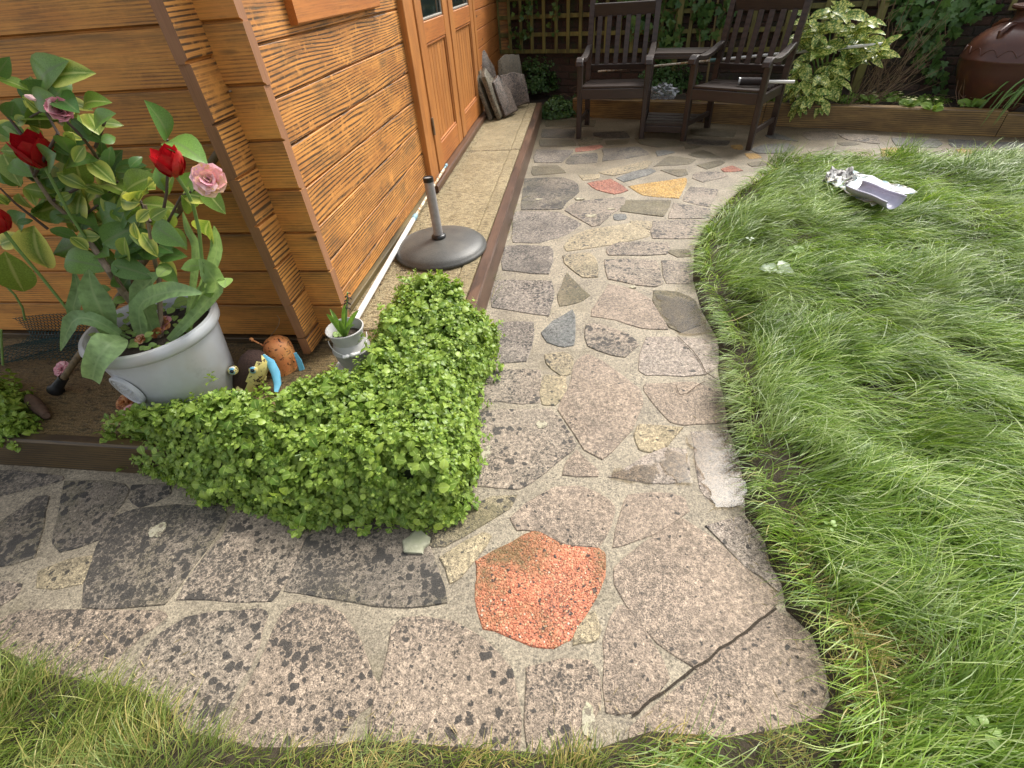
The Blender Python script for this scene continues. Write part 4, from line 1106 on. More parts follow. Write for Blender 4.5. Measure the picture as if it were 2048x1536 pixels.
# ---- pale rock at the foot of the balm
b = MB(); rc = at(833, 1088, .0); rr_ = []
for j, (k, z) in enumerate(((.95, -.004), (1, .008), (.93, .013), (.6, .015))):
    rr_.append([(rc.x + math.cos(a) * .042 * k * (1 + .5 * n3(math.cos(a) * 2, math.sin(a) * 2, j * .2)), rc.y + math.sin(a) * .036 * k * (1 + .5 * n3(math.sin(a) * 2, 3, j * .2)), z) for a in [6.283 * i / 14 for i in range(14)]])
b.loft(rr_); tag(b.build('pale_rock', plain('pale_rock', (.33, .32, .24), .8, .45, 80., .8, c2=(.27, .28, .18)), smooth=True, ang=60), 'pale green grey rock at the foot of the balm', 'rock')

# ================================================================ THE DOUBLE SEAT
seatA = (Vector((-.038, 5.325, 0)), math.atan2(5.227 - 5.325, .573 + .038)); SW = .62
seatB = (Vector((.951, 5.108, 0)), math.atan2(4.758 - 5.108, 1.465 - .951))
seat = thing('companion_seat', 'dark brown wooden double seat with two armchairs joined by a small table', 'garden seat', seatA[0])
def chair(c, ang):
    ca, sa = math.cos(ang), math.sin(ang)
    T = lambda x, y, z: Vector((c.x + ca * x - sa * y, c.y + sa * x + ca * y, z))
    rz = Matrix.Rotation(ang, 4, 'Z')
    def part(name, mk, mat, loc):
        b = MB(); mk(b); o = b.build(name, mat, seat, True, 30); o.matrix_basis = Matrix.Translation(T(*loc)) @ rz; return o
    dep = .50
    for x in (0, SW):
        part('leg', lambda b: b.bar((0, .006, 0), (0, 0, .645), .046, .046, (0, 1, 0), w2=.05, h2=.05), M_SEATZ, (x, 0, 0))
        part('leg', lambda b: (b.loft([[(sx * .024, yy + sy * .023, zz) for sx, sy in ((-1, -1), (1, -1), (1, 1), (-1, 1))] for yy, zz in ((.035, 0), (0, .40), (.012, .52), (.135, 1.075))])), M_SEATZ, (x, dep, 0))
        part('side_rail', lambda b: b.bar((0, .025, 0), (0, dep - .024, 0), .026, .075, (0, 0, 1)), M_SEAT, (x, 0, .385))
        part('stretcher', lambda b: b.bar((0, .024, 0), (0, dep + .0, 0), .024, .045, (0, 0, 1)), M_SEAT, (x, 0, .14))
        def arm(b):
            rings = []
            for y, z, w in ((dep + .055, .715, .040), (dep - .04, .700, .052), (.32, .665, .060), (.18, .650, .064), (.07, .658, .066), (0, .672, .068), (-.035, .668, .068), (-.058, .650, .067), (-.064, .625, .066)):
                rings.append((y, z, w))
            rg = []
            for i, (y, z, w) in enumerate(rings):
                a = rings[max(i - 1, 0)]; e = rings[min(i + 1, len(rings) - 1)]; d = Vector((0, e[0] - a[0], e[1] - a[1])).normalized(); n_ = Vector((0, -d.z, d.y))
                if n_.z < 0 and i < 7: n_ = -n_
                if i >= 7: n_ = Vector((0, -abs(n_.y), n_.z if n_.z > 0 else -n_.z))
                p = Vector((0, y, z)); h = .017
                rg.append([p + Vector((-w / 2, 0, 0)) - n_ * h, p + Vector((w / 2, 0, 0)) - n_ * h, p + Vector((w / 2, 0, 0)) + n_ * h * .6, p + Vector((w / 2 - .008, 0, 0)) + n_ * h, p + Vector((-w / 2 + .008, 0, 0)) + n_ * h, p + Vector((-w / 2, 0, 0)) + n_ * h * .6])
            b.loft(rg)
        part('armrest', arm, M_SEAT, (x, 0, 0))
    part('front_rail', lambda b: b.bar((.024, 0, 0), (SW - .024, 0, 0), .028, .085, (0, 0, 1)), M_SEAT, (0, -.004, .392))
    part('back_rail', lambda b: b.bar((.026, 0, 0), (SW - .026, 0, 0), .028, .07, (0, 0, 1)), M_SEAT, (0, dep - .004, .392))
    for i in range(6):
        part('seat_slat', lambda b: b.bar((.0, 0, 0), (SW - .052, 0, 0), .062, .018, (0, 0, 1)), M_SEAT, (.026, .028 + i * .0795, .446 - .006 * min(i, 3)))
    yb = lambda z: dep + .012 + (z - .52) * .2216
    part('top_rail', lambda b: b.bar((.025, 0, 0), (SW - .025, 0, 0), .026, .105, (0, -.216, .976)), M_SEAT, (0, yb(.985), .985))
    part('lower_rail', lambda b: b.bar((.025, 0, 0), (SW - .025, 0, 0), .026, .05, (0, -.216, .976)), M_SEAT, (0, yb(.535), .535))
    for i in range(6):
        part('back_slat', lambda b: b.bar((0, yb(.555), .555), (0, yb(.94), .94), .046, .014, (0, 1, 0)), M_SEATZ, (.082 + i * .0912, 0, 0))
    return T
TA = chair(*seatA); TB_ = chair(*seatB)
def quad_slats(name, a0, a1, b0, b1, n, th, gap):
    """n slats filling the four-cornered area a0-a1 (front) to b0-b1 (back)"""
    for i in range(n):
        t0, t1 = i / n + gap / 2, (i + 1) / n - gap / 2
        p, q, r, s = a0.lerp(b0, t0), a1.lerp(b1, t0), a1.lerp(b1, t1), a0.lerp(b0, t1)
        c = (p + q + r + s) / 4; b = MB(); dz = Vector((0, 0, th))
        b.loft([[v for v in (p, q, r, s)], [v + dz for v in (p, q, r, s)]]); b.build(name, M_SEAT, seat, origin=c)
quad_slats('table_slat', TA(SW + .034, .18, .655), TB_(-.034, .18, .655), TA(SW + .034, .53, .655), TB_(-.034, .53, .655), 4, .02, .05)
quad_slats('shelf_slat', TA(SW + .026, .03, .115), TB_(-.026, .03, .115), TA(SW + .026, .48, .115), TB_(-.026, .48, .115), 4, .02, .05)
for (y, z) in ((.20, .641), (.46, .641), (.04, .085), (.46, .095)):
    b = MB(); b.bar(TA(SW + .024, y, z), TB_(-.024, y, z), .025, .026 if z > .3 else .055, (0, 0, 1)); b.build('table_rail', M_SEAT, seat)

# ---- paint roller resting on the right-hand seat
rp0 = TB_(.36, .13, .487); rp1 = TB_(.545, .20, .484); rd = (rp1 - rp0).normalized()
pr = thing('paint_roller', 'black paint roller with white handle tube lying on the right seat', 'paint roller', rp0)
b = MB(); b.tube([rp0, rp0 + rd * .013, rp0 + rd * .015], [.0305, .0305, .03], 20); b.build('end_cap', plain('cap_steel', (.4, .4, .39), .35, .1, metal=.5), pr, True, 40)
b = MB(); b.tube([rp0 - rd * .001, rp0 - rd * .0015], [.026, .001], 20); b.build('hollow_end', M_BLACK, pr, True, 40)
b = MB(); b.tube([rp0 + rd * .014, rp1], .030, 24); b.build('sleeve', plain('roller_sleeve', (.022, .014, .013), .7, .5, 120., .8), pr, True, 40)
b = MB(); b.tube([rp1 - rd * .005, rp1 + rd * .24], .0125, 14); b.build('handle_tube', M_WHITE, pr, True, 40)

# ---- second white pole, resting on the bed behind the seat and in the laurel
q0 = atY(1196, 143, 6.12); q1 = atY(1425, 122, 5.84); q2 = atY(1782, 86, 5.42)
qd = (q2 - q0).normalized(); qm = q0 + qd * (q1 - q0).length
p2 = thing('telescopic_pole', 'white telescopic pole propped behind the seat and through the spotted laurel', 'pole', q0)
b = MB(); b.tube([q0, qm], .0095, 12); b.build('inner_tube', M_RUSTW, p2, True)
b = MB(); b.tube([qm - qd * .02, qm + qd * .05], .016, 12); b.build('locking_collar', plain('teal_collar', (.08, .16, .15), .5), p2, True)
b = MB(); b.tube([qm + qd * .03, q2], .0125, 12); b.build('outer_tube', M_WHITE, p2, True)

# ---- crumpled clear plastic bag on the bed
def film_mat():
    m, t, b, o = newmat('clear_film'); lw = nd(t, 'LayerWeight', {'Blend': .35}).outputs[0]
    gl = nd(t, 'BsdfPrincipled', {'Base Color': (.62, .64, .66, 1), 'Roughness': .18}); tr = nd(t, 'BsdfTransparent', {'Color': (.9, .9, .92, 1)})
    mx = nd(t, 'MixShader', {0: mth(t, 'ADD', mth(t, 'MULTIPLY', lw, .6), .10), 1: tr.outputs[0], 2: gl.outputs[0]}); t.links.new(mx.outputs[0], o.inputs[0]); return m
M_FILM = film_mat()
def crumple(name, c, sx, sy, sz, seed, mat, amp=.35, n=22, m=14):
    b = MB(); rings = []
    for j in range(m + 1):
        ph = math.pi * j / m; r = []
        for i in range(n):
            a = 6.283 * i / n; d = Vector((math.sin(ph) * math.cos(a), math.sin(ph) * math.sin(a), math.cos(ph)))
            k = 1 + amp * (abs(n3(d.x * 2.3 + seed, d.y * 2.3, d.z * 2.3)) * 2 - .6) + amp * .5 * n3(d.x * 6, d.y * 6 + seed, d.z * 6)
            r.append((c.x + d.x * sx * k, c.y + d.y * sy * k, max(c.z + d.z * sz * k, c.z - sz * .8)))
        rings.append(r)
    b.loft(rings); return b.build(name, mat)
bgc = atY(1325, 188, 6.05)
tag(crumple('plastic_bag', Vector((bgc.x, bgc.y, .235)), .15, .07, .085, 4.2, M_FILM, .45), 'crumpled clear plastic bag on the bed between the two seats', 'plastic bag')

# ---- terracotta urn
M_URN = plain('urn_glaze', (.125, .045, .026), .33, .25, 16., .25, c2=(.085, .034, .024), dirt=(.17, .07, .025), dscale=5., dlo=.5, dhi=.75)
UC = Vector((3.60, 5.33, .12)); urn = thing('terracotta_urn', 'big brown terracotta urn with scalloped band in the raised bed', 'urn', UC)
UP = [(.001, 0), (.19, 0), (.20, .012), (.25, .10), (.315, .22), (.352, .32), (.360, .385), (.364, .390), (.364, .402), (.358, .408), (.350, .455), (.322, .515), (.27, .572), (.20, .612), (.150, .630), (.132, .646), (.127, .68), (.130, .71), (.165, .722), (.175, .733), (.17, .746), (.15, .748), (.112, .72), (.105, .68)]
b = MB(); b.lathe(UP, 72, UC); b.build('body', M_URN, urn, True, 50)
b = MB()
for k in range(18):
    a0 = 6.283 * k / 18
    pts = []
    for i in range(9):
        t = i / 8; a = a0 + 6.283 / 18 * t; z = .432 + .045 * math.sin(math.pi * t)
        r = np.interp(z, [.408, .455, .515], [.358, .350, .322]) + .001; pts.append(UC + Vector((r * math.cos(a), r * math.sin(a), z)))
    b.tube(pts, .004, 6)
b.build('scallop_band', M_URN, urn, True)
for aa in (3.55, .4, 1.9, 5.2):
    b = MB(); d = Vector((math.cos(aa), math.sin(aa), 0)); b.tube([UC + d * .285 + Vector((0, 0, .548)), UC + d * .288 + Vector((0, 0, .585)), UC + d * .235 + Vector((0, 0, .625)), UC + d * .175 + Vector((0, 0, .63))], [.014, .02, .02, .016], 10); b.build('lug', M_URN, urn, True)

# ---- rubbish on the lawn: a crumpled printed wrapper and a grey plastic trough
def print_mat():
    m, t, b, o = newmat('wrapper_print'); p = opos(t, False)
    v = vor(t, nd(t, 'VectorMath', {0: p, 1: vmul(t, nd(t, 'TexNoise', {'Vector': p, 'Scale': 18.}).outputs[1], (.12, .12, .12))}, operation='ADD').outputs[0], 26, out=1)
    c = ramp(t, v, [(0, (.55, .58, .58)), (.35, (.30, .42, .45)), (.5, (.66, .66, .63)), (.66, (.05, .06, .05)), (.78, (.42, .38, .3)), (.9, (.12, .16, .12))], 'CONSTANT')
    setp(t, b, Base_Color=c, Roughness=.28); bump(t, b, nz(t, p, 40, 3), .4, .004); return m
M_PRINT = print_mat()
def sheet(name, corners, mat, label, cat, amp=.03, seed=1.0, n=22, m=14, lift=.0):
    """a crumpled film sheet hung over four world corners"""
    a, b_, c, d = [Vector(x) for x in corners]; mb = MB()
    for j in range(m + 1):
        for i in range(n + 1):
            u, v = i / n, j / m; p = a.lerp(b_, u).lerp(d.lerp(c, u), v)
            k = abs(n3(u * 4 + seed, v * 3.3, seed)) * 2 - .4 + .6 * n3(u * 11, v * 9, seed)
            mb.v.append((p.x + n3(u * 7, v * 7, seed + 3) * amp * .6, p.y + n3(u * 7, v * 7, seed + 8) * amp * .6, p.z + k * amp + lift * math.sin(math.pi * v))); mb.a.append(0)
    for j in range(m):
        for i in range(n):
            q = j * (n + 1) + i; mb.f.append((q, q + 1, q + n + 2, q + n + 1)); mb.m.append(0)
    o = mb.build(name, mat, smooth=True, ang=35)
    sm = o.modifiers.new('thick', 'SOLIDIFY'); sm.thickness = .0015
    return tag(o, label, cat)
GL = .15
sheet('wrapper', [at(1650, 362, GL), at(1745, 410, GL), at(1836, 382, GL + .01), at(1700, 340, GL + .01)], M_PRINT, 'crumpled pale blue printed wrapper lying on the long grass', 'wrapper', .018, 2.0)
sheet('cream_wrapper', [at(1646, 362, GL), at(1690, 372, GL), at(1722, 350, GL + .02), at(1662, 336, GL + .02)], plain('cream_foil', (.56, .55, .52), .4, .2, 50., .5, dirt=(.10, .09, .085), dscale=22., dlo=.48, dhi=.56), 'torn cream and black wrapper at the left end of the blue one', 'wrapper', .035, 5.0)
t0, t1 = at(1702, 385, GL + .005), at(1785, 418, GL); td = (t1 - t0).normalized(); ts = Vector((-td.y, td.x, 0)); b = MB(); rg = []
for i in range(9):
    p = t0.lerp(t1, i / 8) - Vector((0, 0, .02)); r = .062 + .006 * math.sin(i); rg.append([p + ts * r * math.cos(a) + Vector((0, 0, .045 - r * .8 * math.sin(a) + .03)) for a in [math.pi * k / 12 - .1 for k in range(13)]])
b.loft(rg, cap=False, closed=False)
for sgn in (0, -1):
    b.tube([r[sgn] for r in rg], .006, 8)
o = b.build('plastic_trough', plain('lilac_plastic', (.42, .41, .50), .3, .1, 30., .1), smooth=True, ang=60); o.modifiers.new('thick', 'SOLIDIFY').thickness = .003
tag(o, 'grey lilac plastic half round trough lying in the grass under the wrapper', 'trough')

# ---- twigs and bits on the path
M_TWIG = plain('twig', (.09, .06, .035), .8, .3, 90., .4); M_STRAW = plain('straw', (.45, .36, .16), .7, .3, 60., .1)
for pts, lb, m_, r_ in (([(1355, 672), (1385, 700), (1400, 720), (1412, 745), (1436, 760)], 'thin bent twig on the paving near the small puddle', M_TWIG, .0016), ([(1352, 770), (1360, 790), (1375, 786), (1392, 772), (1410, 762)], 'curled twig on the paving beside the lawn edge', M_TWIG, .0013), ([(1445, 645), (1470, 640), (1510, 622), (1545, 590)], 'straw coloured stem lying over the grass edge', M_STRAW, .0013), ([(207, 847), (240, 848), (283, 855)], 'pale straw lying on top of the balm near the fallen bloom', M_STRAW, .0016)):
    b = MB(); zz = .010 if m_ is M_TWIG else (.09 if pts[0][0] > 1000 else .235); b.tube([at(x, y, zz) for x, y in pts], r_, 5); tag(b.build('twig', m_, smooth=True), lb, 'twig')
# ================================================================ PLANTS
CAMV = Vector(CO)
def facing(p, up=.5, j=.45):
    n = (CAMV - p).normalized() + Vector((0, 0, up)) + Vector((random.uniform(-j, j), random.uniform(-j, j), random.uniform(-j, j)))
    return n.normalized()
def put_leaf(me, base, tip, parent, name='leaf', up=.5, j=.45, wid=1.0):
    d = tip - base; L = d.length
    if L < 1e-4: return
    y = d.normalized(); n = facing(base, up, j); x = y.cross(n)
    if x.length < .1: x = y.cross(Vector((1, .3, .2)))
    x.normalize(); z = x.cross(y)
    m = basis(base, x, y, z, L)
    if wid != 1.0:
        for i in range(3): m[i][0] *= wid
    return place(me, name, m, parent)
# ---- camellia in the big pot
LM_D = leaf_mat('camellia_dark', (.065, .145, .035), (.14, .25, .055), (.14, .21, .07), edge=(.14, .2, .04), rough=.28, trans=.2, edgew=(.7, 1.15))
LM_Y = leaf_mat('camellia_yellow', (.20, .30, .05), (.13, .22, .04), (.38, .45, .14), edge=(.68, .68, .16), rough=.28, trans=.28, edgew=(.2, .85))
CM_D = [leaf_mesh('leaf', LM_D, 1, w, 7, .28, c, .45, seed=i) for i, (w, c) in enumerate(((.58, .18), (.54, .05), (.6, .3)))]
CM_Y = [leaf_mesh('leaf', LM_Y, 1, w, 7, .30, c, .45, seed=i) for i, (w, c) in enumerate(((.58, .15), (.54, .02), (.58, .3)))]
cam_ = thing('camellia', 'camellia bush with glossy green and yellow margined leaves in the grey pot', 'shrub', PC + Vector((0, 0, .3)))
def depth(x, y, j=.03): return PC.y + .02 + .16 * n3(x * .006, y * .006, 2) - .10 * max(0, (x - 300) / 150) + random.uniform(-j, j)
def q1(x, y): return (x * .3418, y * .3418)
def q2(x, y): return (x * .3418, 450 + y * .3418)
LV = '''235 500 315 365 d;300 470 440 400 y;310 580 395 470 d;170 530 0 455 d;40 645 255 672 d;200 600 262 520 d;-20 440 30 370 d;410 690 590 820 d;580 790 510 640 d;590 830 672 800 d;330 560 440 640 d;0 730 130 800 d;150 800 210 750 d;0 880 245 905 y;0 790 100 800 y;20 900 100 1060 y;0 1010 130 1080 d;140 1100 320 1135 y;110 1130 200 1235 y;270 1090 400 1030 d;330 1010 490 1090 y;480 1080 440 925 y;520 940 650 1050 d;500 1090 600 1130 y;470 1110 340 1230 y;480 1120 440 1305 y;570 1090 710 1075 y;600 1070 660 1160 y;730 1120 892 1040 y;820 1190 698 1170 y;820 1190 1016 1215 y;810 1190 862 1083 y;820 1200 850 1350 y;640 985 640 868 d;670 1000 832 970 d;690 1060 822 1000 y;980 812 908 636 d;980 830 1142 872 d;990 860 955 955 d;1000 945 1045 848 d;985 1125 915 1000 d;970 1140 1000 1030 d;1070 1130 1222 1162 y;1190 1090 1292 1222 y;1060 1140 1162 1242 y;1090 1110 1112 1036 d;900 1310 1032 1412 d;830 1360 902 1476 d;760 1400 862 1345 d;700 1335 742 1218 d;600 1300 662 1230 d;520 1340 612 1482 d;490 1290 592 1268 d;290 1340 442 1395 d;300 1300 382 1240 d;600 1420 762 1338 d;680 1500 812 1450 d;200 1320 242 1562 y;380 1500 522 1560 d;520 1470 562 1552 d;100 1310 182 1290 d;0 1430 112 1390 d;30 1470 125 1680 y;920 1430 982 1462 d;930 1500 1052 1490 d;410 900 350 800 d;370 800 472 800 d;400 960 482 908 d;870 1130 892 1070 d;380 1170 300 1118 d;640 1180 700 1120 d;560 1180 640 1240 d;740 1290 820 1230 d;450 1400 380 1470 d;640 1500 560 1440 d;60 1080 -20 1000 d;50 1200 -30 1130 y;240 1000 180 900 d;560 760 620 660 d;700 1180 640 1290 d;880 1280 960 1230 d;300 1160 240 1240 d;150 1250 60 1330 d;760 980 820 920 d;450 700 520 760 d;160 690 80 720 d;330 900 250 960 d;520 1230 470 1340 d;640 1350 560 1400 d;880 1230 800 1290 d;660 1130 610 1220 d;350 1200 430 1130 d;60 950 150 1010 d'''
for s_ in LV.split(';'):
    x0, y0, x1, y1, k = s_.split(); x0, y0, x1, y1 = [float(v) for v in (x0, y0, x1, y1)]
    a, b2 = q1(x0, y0), q1(x1, y1); Y = depth(*a)
    base = atY(*a, Y); tip = atY(*b2, Y + random.uniform(-.05, .05))
    put_leaf(random.choice(CM_Y if k == 'y' or random.random() < .3 else CM_D), base, base.lerp(tip, 1.15), cam_)
for s_ in '380 200 580 235 d;670 170 822 150 d;650 230 862 285 d;760 60 862 40 d;820 160 985 130 d;930 230 1020 330 d;690 260 640 350 d;760 300 700 400 d'.split(';'):
    x0, y0, x1, y1, k = s_.split(); a, b2 = q2(float(x0), float(y0)), q2(float(x1), float(y1)); Y = depth(*a)
    put_leaf(random.choice(CM_D), atY(*a, Y), atY(*b2, Y + random.uniform(-.04, .04)), cam_)
for i in range(95):                                   # inner leaves filling the crown
    cx_, cy_ = random.choice([(150, 300), (190, 400), (110, 420), (260, 420), (60, 380), (230, 470), (300, 470), (180, 480), (40, 230), (120, 230), (340, 430)]); a = (cx_ + random.gauss(0, 34), cy_ + random.gauss(0, 34)); t_ = random.uniform(0, 6.28); L = random.uniform(38, 66); b2 = (a[0] + L * math.cos(t_), a[1] + L * .8 * math.sin(t_)); Y = depth(*a) + random.uniform(.0, .14)
    put_leaf(random.choice(CM_Y if random.random() < .6 else CM_D), atY(*a, Y), atY(*b2, Y + random.uniform(-.05, .05)), cam_)
M_BARK = plain('camellia_bark', (.22, .165, .11), .7, .3, 70., .4); M_TWG2 = plain('camellia_twig', (.07, .045, .03), .6, .3, 70., .2)
st = MB()
root = PC + Vector((.03, -.02, .30))
def poly(pts, r0, r1, Y0=None):
    P = [root] if Y0 is None else []
    for (x, y) in pts: P.append(atY(x, y, depth(x, y, .004)))
    n = len(P); st.tube(P, [lerp(r0, r1, i / (n - 1)) for i in range(n)], 8)
st.mi = 0
poly([q2(720, 390), q2(640, 270), q2(560, 150), q2(460, 0), q1(300, 1180), q1(200, 1030), q1(130, 800)], .013, .0035)
poly([q2(930, 300), q2(900, 190), q2(880, 60), q1(850, 1200), q1(820, 1190)], .009, .003)
st.mi = 1
for pts in ([q1(600, 980), q1(540, 880), q1(480, 800), q1(400, 720), q1(330, 610), q1(280, 510)], [q1(280, 1340), q1(90, 1190), q1(0, 1100)], [q1(300, 1180), q1(480, 1090), q1(600, 980), q1(650, 980)], [q1(560, 860), q1(610, 720), q1(630, 650)], [q1(920, 1430), q1(975, 1130), q1(985, 900), q1(980, 815)], [q1(130, 790), q1(60, 700), q1(0, 640)], [q1(920, 1420), q1(1060, 1150), q1(1180, 1090)], [q1(440, 1300), q1(600, 1180), q1(690, 1060)], [q1(200, 1030), q1(340, 780), q1(260, 640), q1(170, 690)], [q1(880, 1300), q1(800, 1130), q1(760, 1010)]):
    poly(pts, .0045, .0022, 0)
st.build('branches', [M_BARK, M_TWG2], cam_, True)

def bloom(c, axis, r, mats, parent, name='flower', n=18, open_=1.0, seed=0, flat=1.0):
    """a double flower: layered cupped petals, each ring more upright than the last"""
    q = random.Random(seed); x, y, d = frame(axis); b = MB(); b.mi = 0
    k = 0
    for layer, (cnt, tilt, rr) in enumerate(((7, 1.25 * open_, 1.0), (6, .95 * open_, .85), (5, .62 * open_, .66), (4, .3 * open_, .45))):
        for i in range(cnt):
            a = 6.283 * (i + .5 * (layer % 2)) / cnt + q.uniform(-.2, .2); e = x * math.cos(a) + y * math.sin(a); s = d.cross(e)
            tl = tilt + q.uniform(-.15, .15); L = r * rr; rows = []
            for j in range(4):
                t = j / 3; ang = tl * (.5 + .6 * t); out = L * t
                p = c + (e * math.sin(ang) + d * math.cos(ang) * flat) * out - d * .1 * r + d * layer * r * .06
                w = L * (.22 + .36 * math.sin(min(1, t * 1.1) * 2.2)) * (1 if j < 3 else .55)
                cup = d * w * .35
                rows.append((p - s * w + cup, p, p + s * w + cup))
            vs = [v for r_ in rows for v in r_]; fs = []
            for j in range(3): fs += [(j * 3, j * 3 + 1, j * 3 + 4, j * 3 + 3), (j * 3 + 1, j * 3 + 2, j * 3 + 5, j * 3 + 4)]
            b.mi = min(len(mats) - 1, int(q.random() * len(mats))); b.av = q.uniform(.01, 1); b.add(vs, fs)
    return b.build(name, mats, parent, True, 180)
def petal_mat(name, a, b_, rough=.5, brown=None):
    m, t, bs, o = newmat(name); p = opos(t, False); c = mixc(t, attr(t, 'rnd'), a, b_)
    c = mixc(t, 1.0, c, ramp(t, nz(t, p, 120, 3), [(.3, .85), (.7, 1.15)]), 'MULTIPLY')
    if brown: c = mixc(t, gt(t, nz(t, wpos(t), 55, 4, .65), .5, .6), c, brown)
    setp(t, bs, Base_Color=c, Roughness=rough); tr = nd(t, 'BsdfTranslucent', {'Color': c}); mx = nd(t, 'MixShader', {0: .25, 1: bs.outputs[0], 2: tr.outputs[0]}); t.links.new(mx.outputs[0], o.inputs[0]); return m
P_PINK = petal_mat('petal_pink', (.72, .26, .34), (.78, .48, .50)); P_FADE = petal_mat('petal_faded', (.82, .36, .36), (.78, .58, .36), brown=(.66, .40, .16))
P_BRN = petal_mat('petal_brown', (.50, .17, .05), (.58, .30, .12), brown=(.20, .05, .015)); P_RED = petal_mat('petal_red', (.36, .006, .010), (.46, .012, .016), .32)
P_PALE = petal_mat('petal_pale', (.88, .60, .58), (.84, .40, .46))
fb = atY(*q1(365, 655), PC.y - .03); bloom(fb, (.5, -.6, .25), .044, [P_PINK], cam_, 'flower_bud', open_=.35, seed=2)
fc = atY(*q1(1225, 1055), PC.y - .20); bloom(fc, (.45, -.75, .45), .037, [P_PINK, P_FADE, P_FADE, P_PALE], cam_, 'flower', open_=1.05, seed=4)
fw = atY(*q1(180, 570), PC.y - .06); b = MB(); b.tube([fw + Vector((-.012, 0, .004)), fw, fw + Vector((.010, -.002, -.005))], [.003, .007, .003], 8); b.build('fallen_petal', P_PALE, cam_, True)
# fallen blooms
for (x, y, z, r, ms, lb, sd) in ((125, 738, SLABZ + .022, .036, [P_PALE, P_PINK], 'fallen pink camellia bloom on the slab beside the stick', 1), (250, 805, SLABZ + .03, .034, [P_BRN], 'withered brown camellia bloom beside the pot foot', 2), (262, 826, SLABZ + .028, .034, [P_PALE, P_FADE, P_BRN], 'half brown pink camellia bloom next to the withered one', 3),
        (328, 650, SLABZ + .335, .036, [P_PINK, P_FADE, P_BRN], 'fading pink camellia bloom lying in the pot', 5), (313, 665, SLABZ + .33, .022, [P_BRN], 'small withered bloom lying in the pot', 6), (281, 679, SLABZ + .33, .020, [P_FADE, P_BRN], 'tiny orange bloom at the pot rim', 7)):
    c = at(x, y, z); tag(bloom(c, (random.uniform(-.3, .3), -.5, .8), r, ms, None, 'fallen_bloom', open_=1.0, seed=sd, flat=.7), lb, 'bloom', 'fallen camellia blooms')

# ---- tulips in the pot
LM_T = leaf_mat('tulip_leaf', (.20, .32, .14), (.27, .395, .18), (.29, .41, .2), rough=.45, trans=.35)
M_TSTEM = plain('tulip_stem', (.16, .26, .07), .45, .1, 40., .05)
def strap_leaf(pts, ws, parent, wav=.12, nrm_=None, name='leaf', mat=None, cup=.3):
    """a broad ribbon leaf along 3D points with half widths ws"""
    P = [Vector(p) for p in pts]; Q = []; Wd = []
    n = 10
    for i in range(n + 1):                                # Catmull-Rom resample
        t = i / n * (len(P) - 1); k = min(int(t), len(P) - 2); f = t - k
        p0, p1, p2_, p3 = P[max(k - 1, 0)], P[k], P[k + 1], P[min(k + 2, len(P) - 1)]
        Q.append(.5 * ((2 * p1) + (-p0 + p2_) * f + (2 * p0 - 5 * p1 + 4 * p2_ - p3) * f * f + (-p0 + 3 * p1 - 3 * p2_ + p3) * f ** 3)); Wd.append(lerp(ws[k], ws[k + 1], f))
    vs, mid = [], []; sd = random.random() * 9
    for i, p in enumerate(Q):
        d = (Q[min(i + 1, n)] - Q[max(i - 1, 0)]).normalized(); fn = Vector(nrm_) if nrm_ is not None else (CAMV - p).normalized() + Vector((0, 0, .4))
        s = d.cross(fn)
        if s.length < .05: s = d.cross(Vector((1, 0, .2)))
        s.normalize(); u = s.cross(d); w = max(Wd[i], .0008)
        for k, q in ((-1, 1), (-.5, .5), (0, 0), (.5, .5), (1, 1)):
            vs.append(p + s * w * k + u * (w * cup * k * k + wav * w * math.sin(i * 1.3 + k * 2.2 + sd) * abs(k))); mid.append(q)
    fs = [(i * 5 + j, i * 5 + j + 1, i * 5 + j + 6, i * 5 + j + 5) for i in range(n) for j in range(4)]
    me = D.meshes.new(name); me.from_pydata([tuple(v) for v in vs], [], fs); me.materials.append(mat or LM_T)
    me.attributes.new('mid', 'FLOAT', 'POINT').data.foreach_set('value', mid); me.polygons.foreach_set('use_smooth', [True] * len(fs)); me.update()
    o = D.objects.new(name, me); COL.objects.link(o); o.parent = parent; o.matrix_parent_inverse = PINV(parent); return o
def tulip(label, head, stem, leaves, r, axis, sd):
    base = stem[0]; tu = thing('tulip', label, 'tulip', base)
    b = MB(); b.tube(stem, .0045, 8); b.build('stem', M_TSTEM, tu, True)
    for pts, ws in leaves: strap_leaf(pts, ws, tu)
    q = random.Random(sd); x, y, d = frame(axis); c = Vector(head)
    for ring, (cnt, rr, hh) in enumerate(((3, 1.0, 1.0), (3, .9, 1.02), (3, .62, .92))):
        for i in range(cnt):
            a = 6.283 * (i + .5 * ring) / cnt + q.uniform(-.12, .12); e = x * math.cos(a) + y * math.sin(a); s = d.cross(e); b = MB(); rows = []; b.av = q.uniform(.05, 1)
            for j in range(7):
                t = j / 6; h = r * 1.75 * hh * t; ro = r * rr * (.25 + .85 * math.sin(min(1, t * 1.15 + .05) * 1.9)) * (1 + (.12 if t > .8 else 0)); w = r * .86 * rr * math.sin(min(1, t * .84 + .16) * math.pi) ** .8
                p = c + d * h + e * ro * .8
                rows.append((p - s * w - e * w * .30, p - s * w * .5 - e * w * .06, p, p + s * w * .5 - e * w * .06, p + s * w - e * w * .30))
            vs = [v for r_ in rows for v in r_]; fs = [(j * 5 + k, j * 5 + k + 1, j * 5 + k + 6, j * 5 + k + 5) for j in range(6) for k in range(4)]
            b.add(vs, fs); b.build('petal', P_RED, tu, True, 180)
    return tu
Yp = PC.y; zc = SLABZ + .3
t1h = atY(8, 462, Yp - .10); s1 = [PC + Vector((-.08, -.03, .30)), atY(*q2(400, 500), Yp - .06), atY(*q2(240, 300), Yp - .07), atY(*q2(120, 160), Yp - .09), t1h]
